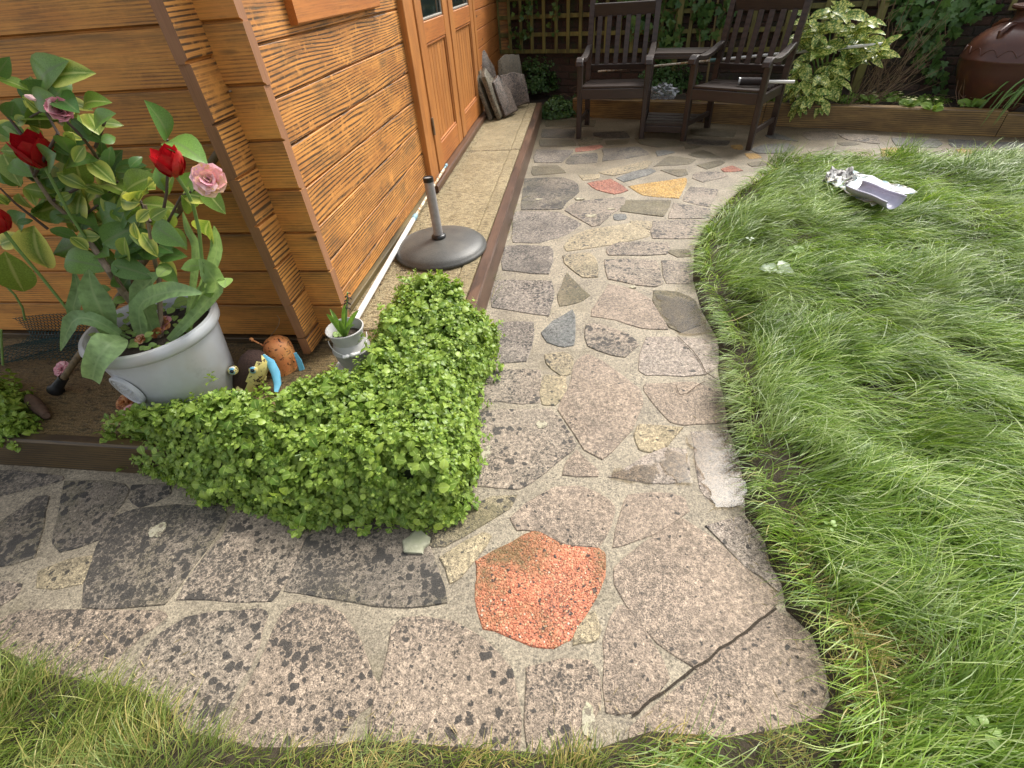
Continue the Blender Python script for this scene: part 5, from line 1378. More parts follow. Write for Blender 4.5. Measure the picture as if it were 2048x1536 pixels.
tulip('red tulip at the left edge leaning out of the pot', t1h, s1, [([atY(*q2(700, 640), Yp - .10), atY(*q2(560, 560), Yp - .13), atY(*q2(430, 560), Yp - .15), atY(*q2(355, 735), Yp - .16)], [.012, .022, .026, .002]), ([atY(*q2(640, 640), Yp - .08), atY(*q2(590, 500), Yp - .10), atY(*q2(540, 380), Yp - .09), atY(*q2(520, 258), Yp - .08)], [.016, .040, .036, .002]), ([atY(*q2(500, 570), Yp - .06), atY(*q2(430, 500), Yp - .07), atY(*q2(455, 380), Yp - .05), atY(*q2(430, 262), Yp - .05)], [.010, .020, .018, .001])], .038, (-.05, -.1, 1), 1)
t2h = atY(352, 350, Yp - .10); s2 = [PC + Vector((.10, .0, .31)), atY(*q2(1195, 330), Yp - .05), atY(*q2(1165, 30), Yp - .05), atY(*q1(1130, 1200), Yp - .06), atY(372, 380, Yp - .09), t2h]
tulip('red tulip behind the small camellia bud in the middle of the pot', t2h, s2, [([PC + Vector((.09, -.05, .31)), atY(*q2(1250, 400), Yp - .02), atY(*q2(1220, 270), Yp - .04), atY(*q2(1165, 200), Yp - .06)], [.012, .024, .03, .004]), ([PC + Vector((.12, -.0, .31)), atY(*q2(1250, 220), Yp - .0), atY(*q2(1265, 90), Yp - .0), atY(*q1(1252, 1320), Yp - .0)], [.012, .018, .015, .001]), ([PC + Vector((.10, .03, .31)), atY(*q2(1150, 180), Yp + .03), atY(*q2(1100, 30), Yp + .03), atY(*q1(1070, 1240), Yp + .03)], [.008, .012, .01, .001])], .036, (.1, -.15, 1), 2)
t3h = atY(88, 330, Yp + .02); s3 = [PC + Vector((-.06, .05, .30)), atY(230, 560, Yp + .03), atY(140, 430, Yp + .03), t3h]
tulip('big red tulip open among the camellia leaves', t3h, s3, [([PC + Vector((.0, -.06, .32)), atY(*q2(820, 470), Yp - .06), atY(*q2(1000, 390), Yp - .11), atY(*q2(1180, 400), Yp - .13)], [.012, .032, .030, .004]), ([PC + Vector((.02, -.03, .31)), atY(*q2(830, 420), Yp - .02), atY(*q2(880, 330), Yp - .02), atY(*q2(935, 285), Yp - .03)], [.02, .036, .026, .004]), ([atY(*q2(720, 660), Yp - .14), atY(*q2(640, 700), Yp - .21), atY(*q2(570, 790), Yp - .25), atY(*q2(540, 905), Yp - .26)], [.010, .045, .034, .024])], .046, (.15, -.15, 1), 3)
# stray thin stems at the left edge
for pts, lb in (([(0, 560), (30, 590), (45, 615), (50, 640)], 'bent grey green stem at the left edge by the netting'), ([(2, 660), (4, 700), (6, 730)], 'thin green stem rising from the left clump')):
    b = MB(); b.tube([atY(x, y, 1.42 if y < 650 else 1.2) for x, y in pts], .004, 6); tag(b.build('stem', M_TSTEM, smooth=True), lb, 'stem')

# ---- seedlings filling the pot
LM_S = leaf_mat('seedling', (.17, .28, .075), (.26, .37, .10), (.19, .26, .1), rough=.5, trans=.25)
SM = leaf_mesh('leaf', LM_S, 1, .72, 6, .2, .2, .5, point=.8, seed=3)
sdl = thing('seedling_plants', 'pale green rounded seedlings covering the soil of the big pot', 'plants', PC + Vector((0, 0, .3)))
for (x, y, L) in [(1060, 450, .06), (1230, 400, .05), (1170, 380, .035), (1320, 330, .06), (1130, 240, .07), (1010, 380, .05), (960, 270, .055), (840, 550, .035), (790, 580, .028), (780, 630, .03), (720, 600, .03), (650, 560, .03), (660, 470, .035), (620, 430, .035), (700, 530, .03), (640, 500, .03), (560, 520, .04), (600, 380, .05), (540, 640, .03), (680, 660, .03), (870, 640, .03), (900, 560, .03), (1000, 500, .035), (1060, 560, .03), (700, 440, .04), (760, 510, .03), (1200, 470, .04), (920, 480, .04), (1110, 520, .03), (740, 560, .03)]:
    px, py = q2(x, y); z = SLABZ + .33 + random.uniform(0, .04); p = at(px, py, z)
    if (Vector((p.x, p.y, 0)) - Vector((PC.x, PC.y, 0))).length > .2: p = atY(px, py, Yp - .02)
    a = random.uniform(0, 6.28); d = Vector((math.cos(a), math.sin(a), .25)).normalized()
    put_leaf(SM, p - d * L * .5, p + d * L * .5, sdl, up=1.2, j=.3)
for i in range(70):
    a = random.uniform(0, 6.28); r = .17 * math.sqrt(random.random()); p = PC + Vector((r * math.cos(a), r * math.sin(a), .305 + random.uniform(0, .03))); a2 = random.uniform(0, 6.28); d = Vector((math.cos(a2), math.sin(a2), .35)).normalized(); L = random.uniform(.018, .035)
    put_leaf(SM, p, p + d * L, sdl, up=1.2, j=.3)
# ---- bulb in the churn
bl = thing('hyacinth', 'green hyacinth bulb leaves in the small milk churn', 'plant', CH + Vector((0, 0, .15)))
LM_H = leaf_mat('bulb_leaf', (.15, .27, .05), (.19, .33, .06), (.2, .32, .08), rough=.35, trans=.25)
c0 = CH + Vector((-.005, -.01, .148))
for tx, ty, dy, w in ((653, 628, -.05, .011), (660, 618, .03, .008), (690, 606, .0, .010), (718, 620, -.03, .010), (709, 650, -.06, .008), (680, 640, -.05, .009)):
    tp_ = atY(tx, ty, c0.y + dy); strap_leaf([c0, c0.lerp(tp_, .4) + Vector((0, 0, .012)), c0.lerp(tp_, .75) + Vector((0, 0, .008)), tp_], [.006, w, w * .85, .001], bl, .05, mat=LM_H, cup=.6)
b = MB(); tp_ = atY(695, 585, c0.y); b.tube([c0, c0.lerp(tp_, .6), tp_], [.004, .0035, .003], 7); b.build('flower_stem', M_TSTEM, bl, True)
b = MB(); 
for i in range(12):
    p = c0.lerp(tp_, .68 + .027 * i); a = i * 2.4; b.tube([p, p + Vector((math.cos(a) * .012, math.sin(a) * .012, -.004)), p + Vector((math.cos(a) * .014, math.sin(a) * .014, -.012))], [.002, .003, .001], 5)
b.build('dead_florets', plain('dead_floret', (.06, .035, .03), .8), bl, True)
for i in range(16):
    a = random.uniform(2.2, 4.6); r = random.uniform(.02, .05); p = CH + Vector((r * math.cos(a), r * math.sin(a), .152)); d = Vector((math.cos(a + 1), math.sin(a + 1), .5)).normalized(); put_leaf(SM, p, p + d * .02, bl, up=1.2)

# ================================================================ LEAFY MASSES
BALM = [leaf_shape(1, .92, 5, .18, c, .42, point=.6, wave=.02, serr=.14, seed=s) for c, s in ((.22, 1), (.38, 2), (.1, 3))]
LM_B = leaf_mat('balm_leaf', (.115, .21, .028), (.315, .425, .075), (.36, .47, .13), rough=.40, trans=.3)
def shoots(P, A, size, nl=8, jit=.25, flat=.35):
    """rosettes of paired leaves: shoot tips P with axes A"""
    n = len(P); A = nrm(A); ref = np.where(np.abs(A[:, 2:3]) < .9, np.array([[0, 0, 1.]]), np.array([[1., 0, 0]])); U = nrm(np.cross(A, ref)); Vv = np.cross(A, U); parts = []
    rot = rng.uniform(0, 6.28, n); sz = size * rng.uniform(.7, 1.35, n)
    for j in range(nl):
        pair = j // 2; az = rot + pair * 1.571 + (j % 2) * math.pi + rng.normal(0, jit, n)
        e = U * np.cos(az)[:, None] + Vv * np.sin(az)[:, None]
        el = flat + .55 - .28 * pair + rng.normal(0, .2, n)
        d = e * np.cos(el)[:, None] + A * np.sin(el)[:, None]; nv = A * np.cos(el)[:, None] - e * np.sin(el)[:, None] + rng.normal(0, .18, (n, 3))
        root_ = P - A * (pair * size * .42)[..., None] if np.ndim(pair * size) else P - A * (pair * size * .42)
        s = sz * (.45 + .27 * pair) * rng.uniform(.8, 1.2, n)
        parts.append(scatter(BALM[j % 3], root_ + e * (sz * .12)[:, None], d, nv, s))
    return merge(parts)
def mound(poly, hfun, n, size, name, parent, mat, seed, thick=.07, nl=8, big=0, zmin=0.0):
    """leaves over a mound: plan polygon and height function"""
    poly = np.array(poly); lo, hi = poly.min(0), poly.max(0); r = np.random.default_rng(seed); Ps, As = [], []; got = 0
    while got < n:
        m = 40000; x = r.uniform(lo[0], hi[0], m); y = r.uniform(lo[1], hi[1], m); z = r.uniform(zmin, .42, m)
        ok = in_poly(x, y, poly); x, y, z = x[ok], y[ok], z[ok]
        h = hfun(x, y); e = .02
        gx = (hfun(x + e, y) - hfun(x - e, y)) / (2 * e); gy = (hfun(x, y + e) - hfun(x, y - e)) / (2 * e); gl = np.sqrt(1 + gx * gx + gy * gy)
        dist = (h - z) / gl; k = (dist > 0) & (dist < thick)
        N = np.stack([-gx, -gy, np.ones_like(gx)], 1) / gl[:, None]
        Ps.append(np.stack([x, y, z], 1)[k]); As.append(N[k]); got += k.sum()
    P = np.concatenate(Ps)[:n]; A = np.concatenate(As)[:n] + r.normal(0, .3, (n, 3)) + np.array([0, 0, .35]); st_ = r.random(n) < .05; P = P + st_[:, None] * nrm(A) * r.uniform(.02, .06, (n, 1))
    V, F, mi, rd = shoots(P, A, size, nl)
    o = mesh_np(name, V, F, mat, {'mid': mi, 'rnd': rd}, True, parent); o['kind'] = 'stuff'
    return P, A
low = [(235, 925, .05), (330, 962, .03), (400, 1008, .03), (520, 1028, .03), (600, 1058, .03), (700, 1052, .03), (850, 1062, .03), (930, 1042, .03), (952, 990, .03), (966, 900, .03), (960, 820, .03), (984, 740, .05), (1002, 680, .06), (1000, 640, .1)]
upp = [(962, 598, .22), (900, 583, .24), (822, 580, .24), (786, 608, .25), (738, 665, .26), (722, 715, .26), (690, 748, .26), (610, 756, .26), (560, 794, .26), (480, 794, .26), (420, 782, .25), (350, 785, .25), (330, 825, .22), (250, 845, .2), (198, 866, .17)]
BPOLY = [at(x, y, z)[:2] for x, y, z in low] + [at(x, y, z)[:2] for x, y, z in upp]
BP = np.array(BPOLY)
def balm_h(x, y):
    d = edge_dist(x, y, BP); ins = in_poly(x, y, BP); d = np.where(ins, d, -d)
    base = np.where((x < -.50) & (y > .97), SLABZ * .9, 0.0)
    top = .295 + .035 * vnoise(x, y, 2.2, 5) + .05 * np.clip((y - 1.35) / .3, 0, 1)
    s = np.clip(d / np.where(base > 0, .045, .15), 0, 1) ** .5
    return np.where(d > 0, base * (1 - s) + top * s, -.2)
balm = thing('lemon_balm', 'dense mound of bright green lemon balm over the terrace corner', 'plant', at(800, 900, .0))
bP, bA = mound(BPOLY, balm_h, 3500, .0225, 'foliage', balm, LM_B, 3, .06, zmin=.0)
# the largest, topmost leaves one can pick out singly
BLM = [leaf_mesh('leaf', LM_B, 1, .95, 8, .16, .25, .42, point=.6, wave=.025, serr=.12, seed=s) for s in (1, 2, 3)]
sel = sorted(range(len(bP)), key=lambda i: -(bA[i][2] - bA[i][1] * .9) + random.random() * 1.2)[:260]
for i in sel:
    p = Vector(bP[i]) + Vector(bA[i]).normalized() * .022; a = random.uniform(0, 6.28); nA = Vector(bA[i]).normalized(); x_, y_, _ = frame(nA); d = (x_ * math.cos(a) + y_ * math.sin(a) + nA * random.uniform(-.1, .3)).normalized(); L = random.uniform(.018, .036)
    zz = (nA - d * nA.dot(d)).normalized(); place(random.choice(BLM), 'leaf', basis(p, d.cross(zz), d, zz, L), balm)
sm_ = MB(); 
for k in range(150):
    i = random.randrange(len(bP)); p = Vector(bP[i]); n_ = Vector(bA[i]).normalized(); sm_.tube([p - n_ * .07 - Vector((0, 0, .03)), p, p + n_ * .012 + Vector((random.uniform(-.02, .02), random.uniform(-.03, .01), 0))], .0012, 4)
sm_.build('stems', M_TSTEM, balm, True)['kind'] = 'stuff'
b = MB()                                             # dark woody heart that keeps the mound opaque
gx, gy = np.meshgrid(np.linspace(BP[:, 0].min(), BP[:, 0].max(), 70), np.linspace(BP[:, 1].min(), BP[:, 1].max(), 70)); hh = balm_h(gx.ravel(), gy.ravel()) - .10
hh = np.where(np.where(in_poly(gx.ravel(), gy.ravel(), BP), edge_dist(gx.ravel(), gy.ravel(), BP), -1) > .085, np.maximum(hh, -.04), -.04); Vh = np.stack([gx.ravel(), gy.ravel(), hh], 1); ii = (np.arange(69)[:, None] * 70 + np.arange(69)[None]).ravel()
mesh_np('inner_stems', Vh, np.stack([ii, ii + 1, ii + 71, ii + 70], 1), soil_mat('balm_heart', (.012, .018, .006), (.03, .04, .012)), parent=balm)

# left clump
LC = [at(-90, 870, .1)[:2], at(20, 888, .15)[:2], at(85, 865, .16)[:2], at(80, 835, .17)[:2], at(60, 800, .22)[:2], at(35, 760, .25)[:2], at(-10, 735, .26)[:2], at(-110, 720, .26)[:2]]
LCP = np.array(LC)
def lc_h(x, y):
    d = edge_dist(x, y, LCP); d = np.where(in_poly(x, y, LCP), d, -d); return np.where(d > 0, SLABZ + .02 + .13 * np.clip(d / .12, 0, 1) ** .6 + .02 * vnoise(x, y, 3, 8), -.2)
clp = thing('balm_clump', 'small clump of green balm at the left edge beside the stick', 'plant', at(20, 850, .15))
mound(LC, lc_h, 300, .030, 'foliage', clp, LM_B, 9, .07, zmin=.1)

# ---- low creeping plants at the back left, by the leaning slabs and the wall
LM_C = leaf_mat('creeper_leaf', (.045, .10, .028), (.085, .16, .04), (.09, .14, .05), rough=.35, trans=.15)
def bush(name, label, cat, c, rx, ry, rz, n, size, mat, seed, nl=6, group=None):
    """an uneven dome of leafy shoots standing on c"""
    r = np.random.default_rng(seed); th = thing(name, label, cat, c, group); a = r.uniform(0, 6.28, n); u = r.uniform(-.15, 1, n); s = np.sqrt(np.clip(1 - u * u, 0, 1))
    d = np.stack([s * np.cos(a), s * np.sin(a), u], 1); k = r.uniform(.45, 1.05, n) ** .5 * (1 + .18 * np.sin(3 * a + seed) * s)
    P = np.array(c)[None] + d * k[:, None] * np.array([rx, ry, rz]); P[:, 2] = np.maximum(P[:, 2], c[2] + .005)
    V, F, mi, rd = shoots(P, d + np.array([0, -.15, .3]) + r.normal(0, .3, (n, 3)), size, nl)
    o = mesh_np('foliage', V, F, mat, {'mid': mi, 'rnd': rd}, True, th); o['kind'] = 'stuff'; return th
c = atW(1068, 165, .22); bush('creeper', 'dark green creeper bush below the left end of the trellis', 'plant', Vector((c.x, c.y, .15)), .30, .22, .34, 300, .034, LM_C, 1)
c = at(1120, 222, .03); bush('periwinkle', 'dark trailing periwinkle at the end of the terrace timber', 'plant', Vector((c.x, c.y - .05, .02)), .26, .26, .17, 240, .036, LM_C, 2)
c = atW(1335, 165, .28); bush('creeper', 'small leaved creeper behind the table of the double seat', 'plant', Vector((c.x, c.y, .15)), .36, .2, .30, 360, .034, LM_C, 3)
c = at(1440, 175, .2); bush('bedding_plant', 'low green bedding plants under the right seat', 'plant', Vector((1.62, 5.9, .14)), .42, .18, .10, 220, .034, LM_B, 4)
c = at(1180, 190, .15); bush('bedding_plant', 'straggly dark bedding behind the left seat', 'plant', Vector((.28, 6.42, .13)), .35, .2, .12, 160, .034, LM_C, 5)

# ---- spotted laurel
LM_A = leaf_mat('laurel_leaf', (.09, .18, .035), (.14, .25, .04), (.30, .36, .09), edge=None, spot=(.66, .66, .2), rough=.3, trans=.2, spots=(62., .48, .56))
AM = [leaf_mesh('leaf', LM_A, 1, w, 7, .22, c_, .45, serr=.05, seed=i) for i, (w, c_) in enumerate(((.40, .25), (.44, .12), (.36, .4)))]
ABASE = Vector((2.30, 5.62, .14)); lau = thing('spotted_laurel', 'yellow spotted laurel bush behind the right seat', 'shrub', ABASE)
tips = [(1690, 25), (1662, 50), (1712, 55), (1736, 70), (1640, 60), (1620, 35), (1655, 90), (1690, 85), (1715, 95), (1745, 105), (1700, 120), (1660, 125), (1630, 105), (1610, 85), (1760, 95), (1605, 125), (1640, 150), (1675, 160), (1612, 160), (1590, 175), (1625, 185), (1598, 205), (1648, 195), (1680, 135), (1585, 150), (1665, 15), (1735, 35), (1605, 60)]
ab = MB(); nl_ = 0
for i, (x, y) in enumerate(tips):
    p = atY(x, y, 5.52 + .28 * n3(x * .02, y * .02, 4) - .10 * (y > 120) + random.uniform(-.06, .06)); ab = MB(); ab.tube([ABASE + Vector((random.uniform(-.05, .05), random.uniform(-.05, .05), 0)), ABASE.lerp(p, .5) + Vector((0, 0, .06)), p], [.008, .006, .004], 6); ab.build('stem', M_TSTEM, lau, True)
    rt = random.uniform(0, 6.28); low_ = y > 120
    for k in range(8):
        a = rt + k * 2.4; el = random.uniform(-.7, .25) - (.5 if low_ else 0) + (.5 if k < 2 else 0); d = Vector((math.cos(a) * math.cos(el), math.sin(a) * math.cos(el) - .25, math.sin(el))).normalized(); L = random.uniform(.13, .19)
        put_leaf(random.choice(AM), p + Vector((0, 0, -.008 * k)), p + d * L, lau, up=.9, j=.4); nl_ += 1

# ---- ivy on the wall
LM_I = leaf_mat('ivy_leaf', (.05, .12, .03), (.11, .20, .05), (.13, .19, .07), rough=.4, trans=.15)
def ivy_shape():
    o = [(0, 0), (.28, -.1), (.5, .08), (.32, .3), (.46, .55), (.2, .6), (0, 1), (-.2, .6), (-.46, .55), (-.32, .3), (-.5, .08), (-.28, -.1)]
    v = np.array([(0, .3, 0)] + [(x, y, .08 * abs(x) - .12 * y * y) for x, y in o]); f = np.array([(0, 1 + 2 * i, 1 + (2 * i + 1) % 12, 1 + (2 * i + 2) % 12) for i in range(6)]); return v, f, np.array([0.] + [1.] * 12)
IVY = ivy_shape()
def ivy(label, strands, n, sz, seed, group=None):
    r = np.random.default_rng(seed); th = thing('ivy', label, 'ivy', Vector(strands[0][0])); sb = MB(); P = []
    for s in strands:
        s = [Vector(p) for p in s]; sb = MB(); sb.tube(s, .0035, 5); sb.build('stem', M_TWIG, th, True)
        for k in range(max(6, int(n / len(strands)))):
            t = r.random() * (len(s) - 1); i = int(t); p = s[i].lerp(s[i + 1], t - i); P.append(np.array(p) + r.normal(0, .05, 3) + np.array([0, -.02, 0]))
    P = np.array(P); m = len(P); wnv = -np.array(wn); N = wnv[None] + r.normal(0, .35, (m, 3)) + np.array([0, 0, .3]); Dv = r.normal(0, .6, (m, 3)) + np.array([0, 0, -.9])
    V, F, mi, rd = scatter(IVY, P, Dv, N, sz * r.uniform(.6, 1.3, m))
    o = mesh_np('foliage', V, F, LM_I, {'mid': mi * 0 + .5, 'rnd': rd}, False, th); o['kind'] = 'stuff'
ivy('ivy climbing the bare brick between laurel and urn', [[atW(x, y, .1) for x, y in s] for s in (((1885, 165), (1870, 120), (1862, 80), (1880, 30), (1895, -40)), ((1868, 170), (1850, 110), (1835, 60), (1838, 0), (1850, -60)), ((1900, 60), (1920, 25), (1960, 0), (2000, -40)), ((1830, 60), (1810, 10), (1800, -40)))], 300, .085, 1)
ivy('tangle of ivy over the trellis between the two chair backs', [[atW(x, y, .12) for x, y in s] for s in (((1330, 120), (1325, 60), (1310, 10), (1305, -60)), ((1345, 110), (1350, 50), (1340, -50)), ((1290, 60), (1260, 10), (1250, -50)), ((1400, 70), (1410, 20), (1390, -50)), ((1440, 40), (1470, 0), (1480, -60)))], 330, .08, 2)
ivy('trailing creeper hanging at the shed end of the trellis', [[atW(x, y, .12) for x, y in s] for s in (((1035, 95), (1040, 40), (1030, -50)), ((1060, 80), (1055, 30), (1065, -50)), ((1100, 60), (1110, 10), (1100, -60)), ((1190, 20), (1200, -60)))], 170, .045, 3)
# unseen ivy mass added over the wall top to shade the seat corner
r_ = np.random.default_rng(5); n = 2200; u = r_.uniform(0, 4.3, n); P = np.array([np.array(wpt(a, 0, 0)) for a in u]); P += np.outer(r_.normal(.12, .2, n), -np.array(wn)); P[:, 2] = 1.40 + np.abs(r_.normal(0, .22, n)) - .25 * r_.random(n) * (r_.random(n) > .5)
N = -np.array(wn)[None] + r_.normal(0, .4, (n, 3)) + np.array([0, 0, .6]); V, F, mi, rd = scatter(IVY, P, r_.normal(0, .6, (n, 3)) + np.array([0, 0, -.7]), N, .10 * r_.uniform(.6, 1.3, n))
th = thing('ivy', 'unseen ivy added on the wall top to shade the double seat', 'ivy', wpt(2.2, 0, 1.55)); o = mesh_np('foliage', V, F, LM_I, {'mid': mi * 0 + .5, 'rnd': rd}, False, th); o['kind'] = 'stuff'

# ---- bare stemmed shrub
M_DRY = plain('dry_stem', (.20, .135, .075), .8, .3, 60., .2)
bsx = thing('bare_shrub', 'leafless twiggy shrub of thin brown stems beside the laurel', 'shrub', Vector((2.85, 5.5, .14))); sb = MB()
for i in range(46):
    b0 = at(random.uniform(1690, 1760), random.uniform(195, 212), .15); tx = random.uniform(1745, 1905); p3 = atY(tx, random.uniform(-40, 110) if random.random() < .7 else random.uniform(110, 165), 5.5 + random.uniform(-.1, .2)); md = b0.lerp(p3, .45) + Vector((random.uniform(-.06, .06), 0, random.uniform(-.10, .02)))
    sb = MB(); sb.tube([b0, md, p3], [.0035, .0026, .0012], 5)
    for k in range(2):
        q = md.lerp(p3, random.random()); sb.tube([q, q + Vector((random.uniform(-.08, .1), random.uniform(-.05, .05), random.uniform(.0, .13)))], [.0016, .0008], 4)
    sb.build('stem', M_DRY, bsx, True)
# ---- canes behind the seat, tied to the trellis
for (x0, y0, x1, y1, lb) in ((1398, 92, 1412, -40, 'left of two pale canes leaning on the trellis between the chairs'), (1420, 90, 1442, -40, 'right of two pale canes leaning on the trellis between the chairs')):
    b = MB(); p = atW(x0, y0 + 40, .16); b.tube([Vector((p.x, p.y, .12)), atW(x1, y1, .12)], [.013, .010], 8); tag(b.build('cane', plain('cane', (.20, .15, .06), .6, .25, 50., .2), smooth=True), lb, 'cane')
# loose dry stems in the bed
ds = MB()
for i in range(120):
    p = bedpt(random.uniform(-.2, 4.6), random.uniform(.08, .6)); z = .16 + random.uniform(0, .05); a = random.uniform(0, 6.28); L = random.uniform(.06, .28); e = Vector((math.cos(a) * L, math.sin(a) * L * .6, random.uniform(-.02, .06))); p = Vector((p.x, p.y, z)); ds.tube([p, p + e * .5 + Vector((0, 0, .025)), p + e], .0015, 4)
tag(ds.build('dry_stems', M_DRY), 'dry stems and straw strewn over the raised bed', 'litter', kind='stuff')

# ---- primroses and low plants on the right of the bed
LM_P = leaf_mat('primrose_leaf', (.16, .28, .045), (.26, .38, .07), (.22, .32, .1), rough=.5, trans=.25)
PM = [leaf_mesh('leaf', LM_P, 1, .5, 7, .2, .3, .6, point=.7, wave=.02, seed=i) for i in range(2)]
P_YEL = petal_mat('primrose_petal', (.62, .58, .25), (.66, .62, .36))
def primrose(x, y, z, n, L, fl, label):
    c = at(x, y, z); th = thing('primrose', label, 'primrose', c, 'primroses along the raised bed')
    for k in range(n):
        a = k * 2.4 + random.uniform(-.3, .3); d = Vector((math.cos(a), math.sin(a), random.uniform(.35, 1.1))).normalized(); put_leaf(random.choice(PM), c + d * .01, c + d * L * random.uniform(.7, 1.15), th, up=1.0, j=.3)
    for k in range(fl):
        a = random.uniform(0, 6.28); r = random.uniform(.01, .07); p = c + Vector((r * math.cos(a), r * math.sin(a), random.uniform(.05, .09))); b = MB()
        for i in range(5):
            t = 6.283 * i / 5; t2 = .5; u = Vector((math.cos(t), math.sin(t), .2)); w = Vector((-math.sin(t), math.cos(t), 0)); s = .016; b.av = random.uniform(.05, 1); b.add([p, p + u * s * .6 - w * s * .45, p + u * s, p + u * s * .6 + w * s * .45], [(0, 1, 2, 3)])
        b.build('flower', P_YEL, th)
for a in ((1735, 205, .17, 18, .10, 8, 'primrose with cream flowers below the bare shrub'), (1790, 205, .17, 14, .08, 5, 'small primrose left of the dry stalks'), (1815, 215, .18, 20, .10, 7, 'primrose with cream flowers in the middle of the bed front'), (1862, 222, .18, 16, .10, 2, 'primrose with one round yellowish leaf at the bed edge'), (1940, 215, .18, 20, .11, 1, 'bright green leafy primrose in front of the urn'), (1890, 160, .17, 16, .10, 0, 'green flowerless primrose below the ivy')): primrose(*a)
for (x, y, rx, n_, sd, lb) in ((1765, 200, .20, 130, 21, 'low yellow green plants under the bare shrub'), (1850, 208, .22, 150, 22, 'low green cover plants in front of the ivy'), (1700, 205, .16, 90, 23, 'small leafy plants right of the laurel foot')):
    bush('bedding_plant', lb, 'plant', at(x, y, .14), rx, .14, .07, n_, .030, LM_P, sd)
bush('bedding_plant', 'fine grey green plant at the urn foot', 'plant', at(1985, 195, .15), .14, .12, .10, 90, .022, LM_C, 12)
bush('bedding_plant', 'leafy green plant beside the urn on its left', 'plant', at(1895, 180, .15), .16, .14, .14, 90, .035, LM_C, 13)
dsk = MB(); c = at(1925, 210, .17)
for i in range(16):
    p = c + Vector((random.uniform(-.06, .06), random.uniform(-.03, .03), 0)); e = Vector((random.uniform(-.14, .16), random.uniform(-.08, .05), random.uniform(.08, .26))); dsk.tube([p, p + e * .5 + Vector((random.uniform(-.03, .03), 0, .01)), p + e], [.0028, .002, .001], 5)
tag(dsk.build('dry_stalks', plain('dry_stalk_pink', (.30, .18, .12), .8, .3, 50.)), 'forked dry pinkish stalks standing before the urn', 'stalks')
# strap leaved clump hanging over the timber at the right edge
LM_L = leaf_mat('lily_leaf', (.10, .20, .045), (.16, .27, .07), (.2, .3, .1), rough=.35, trans=.25)
ll = thing('strap_leaf_plant', 'clump of long arching strap leaves hanging over the timber at right', 'plant', at(2060, 215, .17)); lc_ = at(2062, 212, .19)
for k in range(34):
    a = random.uniform(1.9, 5.3); L = random.uniform(.28, .52); d = Vector((math.cos(a), math.sin(a) * .8, 0)); up = random.uniform(.10, .24); p = lc_ + Vector((random.uniform(-.05, .05), random.uniform(-.05, .05), 0))
    strap_leaf([p, p + d * L * .35 + Vector((0, 0, up)), p + d * L * .75 + Vector((0, 0, up * .75)), p + d * L + Vector((0, 0, random.uniform(-.12, .05)))], [.006, .009, .007, .0008], ll, .03, mat=LM_L, cup=.5, nrm_=(0, -.2, 1))
# ================================================================ LAWN
EDGE = [(2500, 322), (2048, 321), (1900, 322), (1700, 326), (1580, 332), (1535, 350), (1475, 385), (1436, 425), (1408, 455), (1388, 500), (1386, 560), (1402, 620), (1436, 680), (1436, 740), (1446, 800), (1456, 860), (1476, 920), (1488, 980), (1490, 1030), (1526, 1080), (1538, 1130), (1566, 1180), (1572, 1220), (1625, 1270), (1652, 1340), (1660, 1400)]
BOT = [(1640, 1432), (1560, 1455), (1450, 1474), (1300, 1462), (1200, 1496), (1100, 1508), (900, 1490), (740, 1478), (640, 1494), (500, 1494), (380, 1462), (330, 1405), (270, 1375), (180, 1362), (100, 1345), (0, 1295), (-200, 1250), (-500, 1200)]
LAWN = [tuple(at(x, y)[:2]) for x, y in EDGE + BOT] + [(-3.4, .12), (-3.4, -.75), (5.2, -.75), (5.2, 3.6)]
LW = np.array(LAWN)
lg = MB(); cen = np.array([2.2, 2.2])
def shrink(k):
    out = []; n = len(LW)
    for i in range(n):
        a, b_, c = LW[i - 1], LW[i], LW[(i + 1) % n]; e1 = (b_ - a) / (np.linalg.norm(b_ - a) + 1e-9); e2 = (c - b_) / (np.linalg.norm(c - b_) + 1e-9); nn = np.array([-(e1[1] + e2[1]), e1[0] + e2[0]]); nn /= np.linalg.norm(nn) + 1e-9; out.append(b_ + nn * k)
    return out
area = sum(LW[i][0] * LW[(i + 1) % len(LW)][1] - LW[(i + 1) % len(LW)][0] * LW[i][1] for i in range(len(LW))); sg = 1 if area > 0 else -1
r0 = [(p[0], p[1], .002) for p in LW]; r1 = [(p[0], p[1], .030) for p in shrink(.03 * sg)]
if sg < 0: r0.reverse(); r1.reverse()
lg.loft([[(x, y, -.02) for x, y, z in r0], r0, r1])
tag(lg.build('lawn_ground', M_TURF), 'dark turf under the lawn grass', 'lawn', kind='structure')

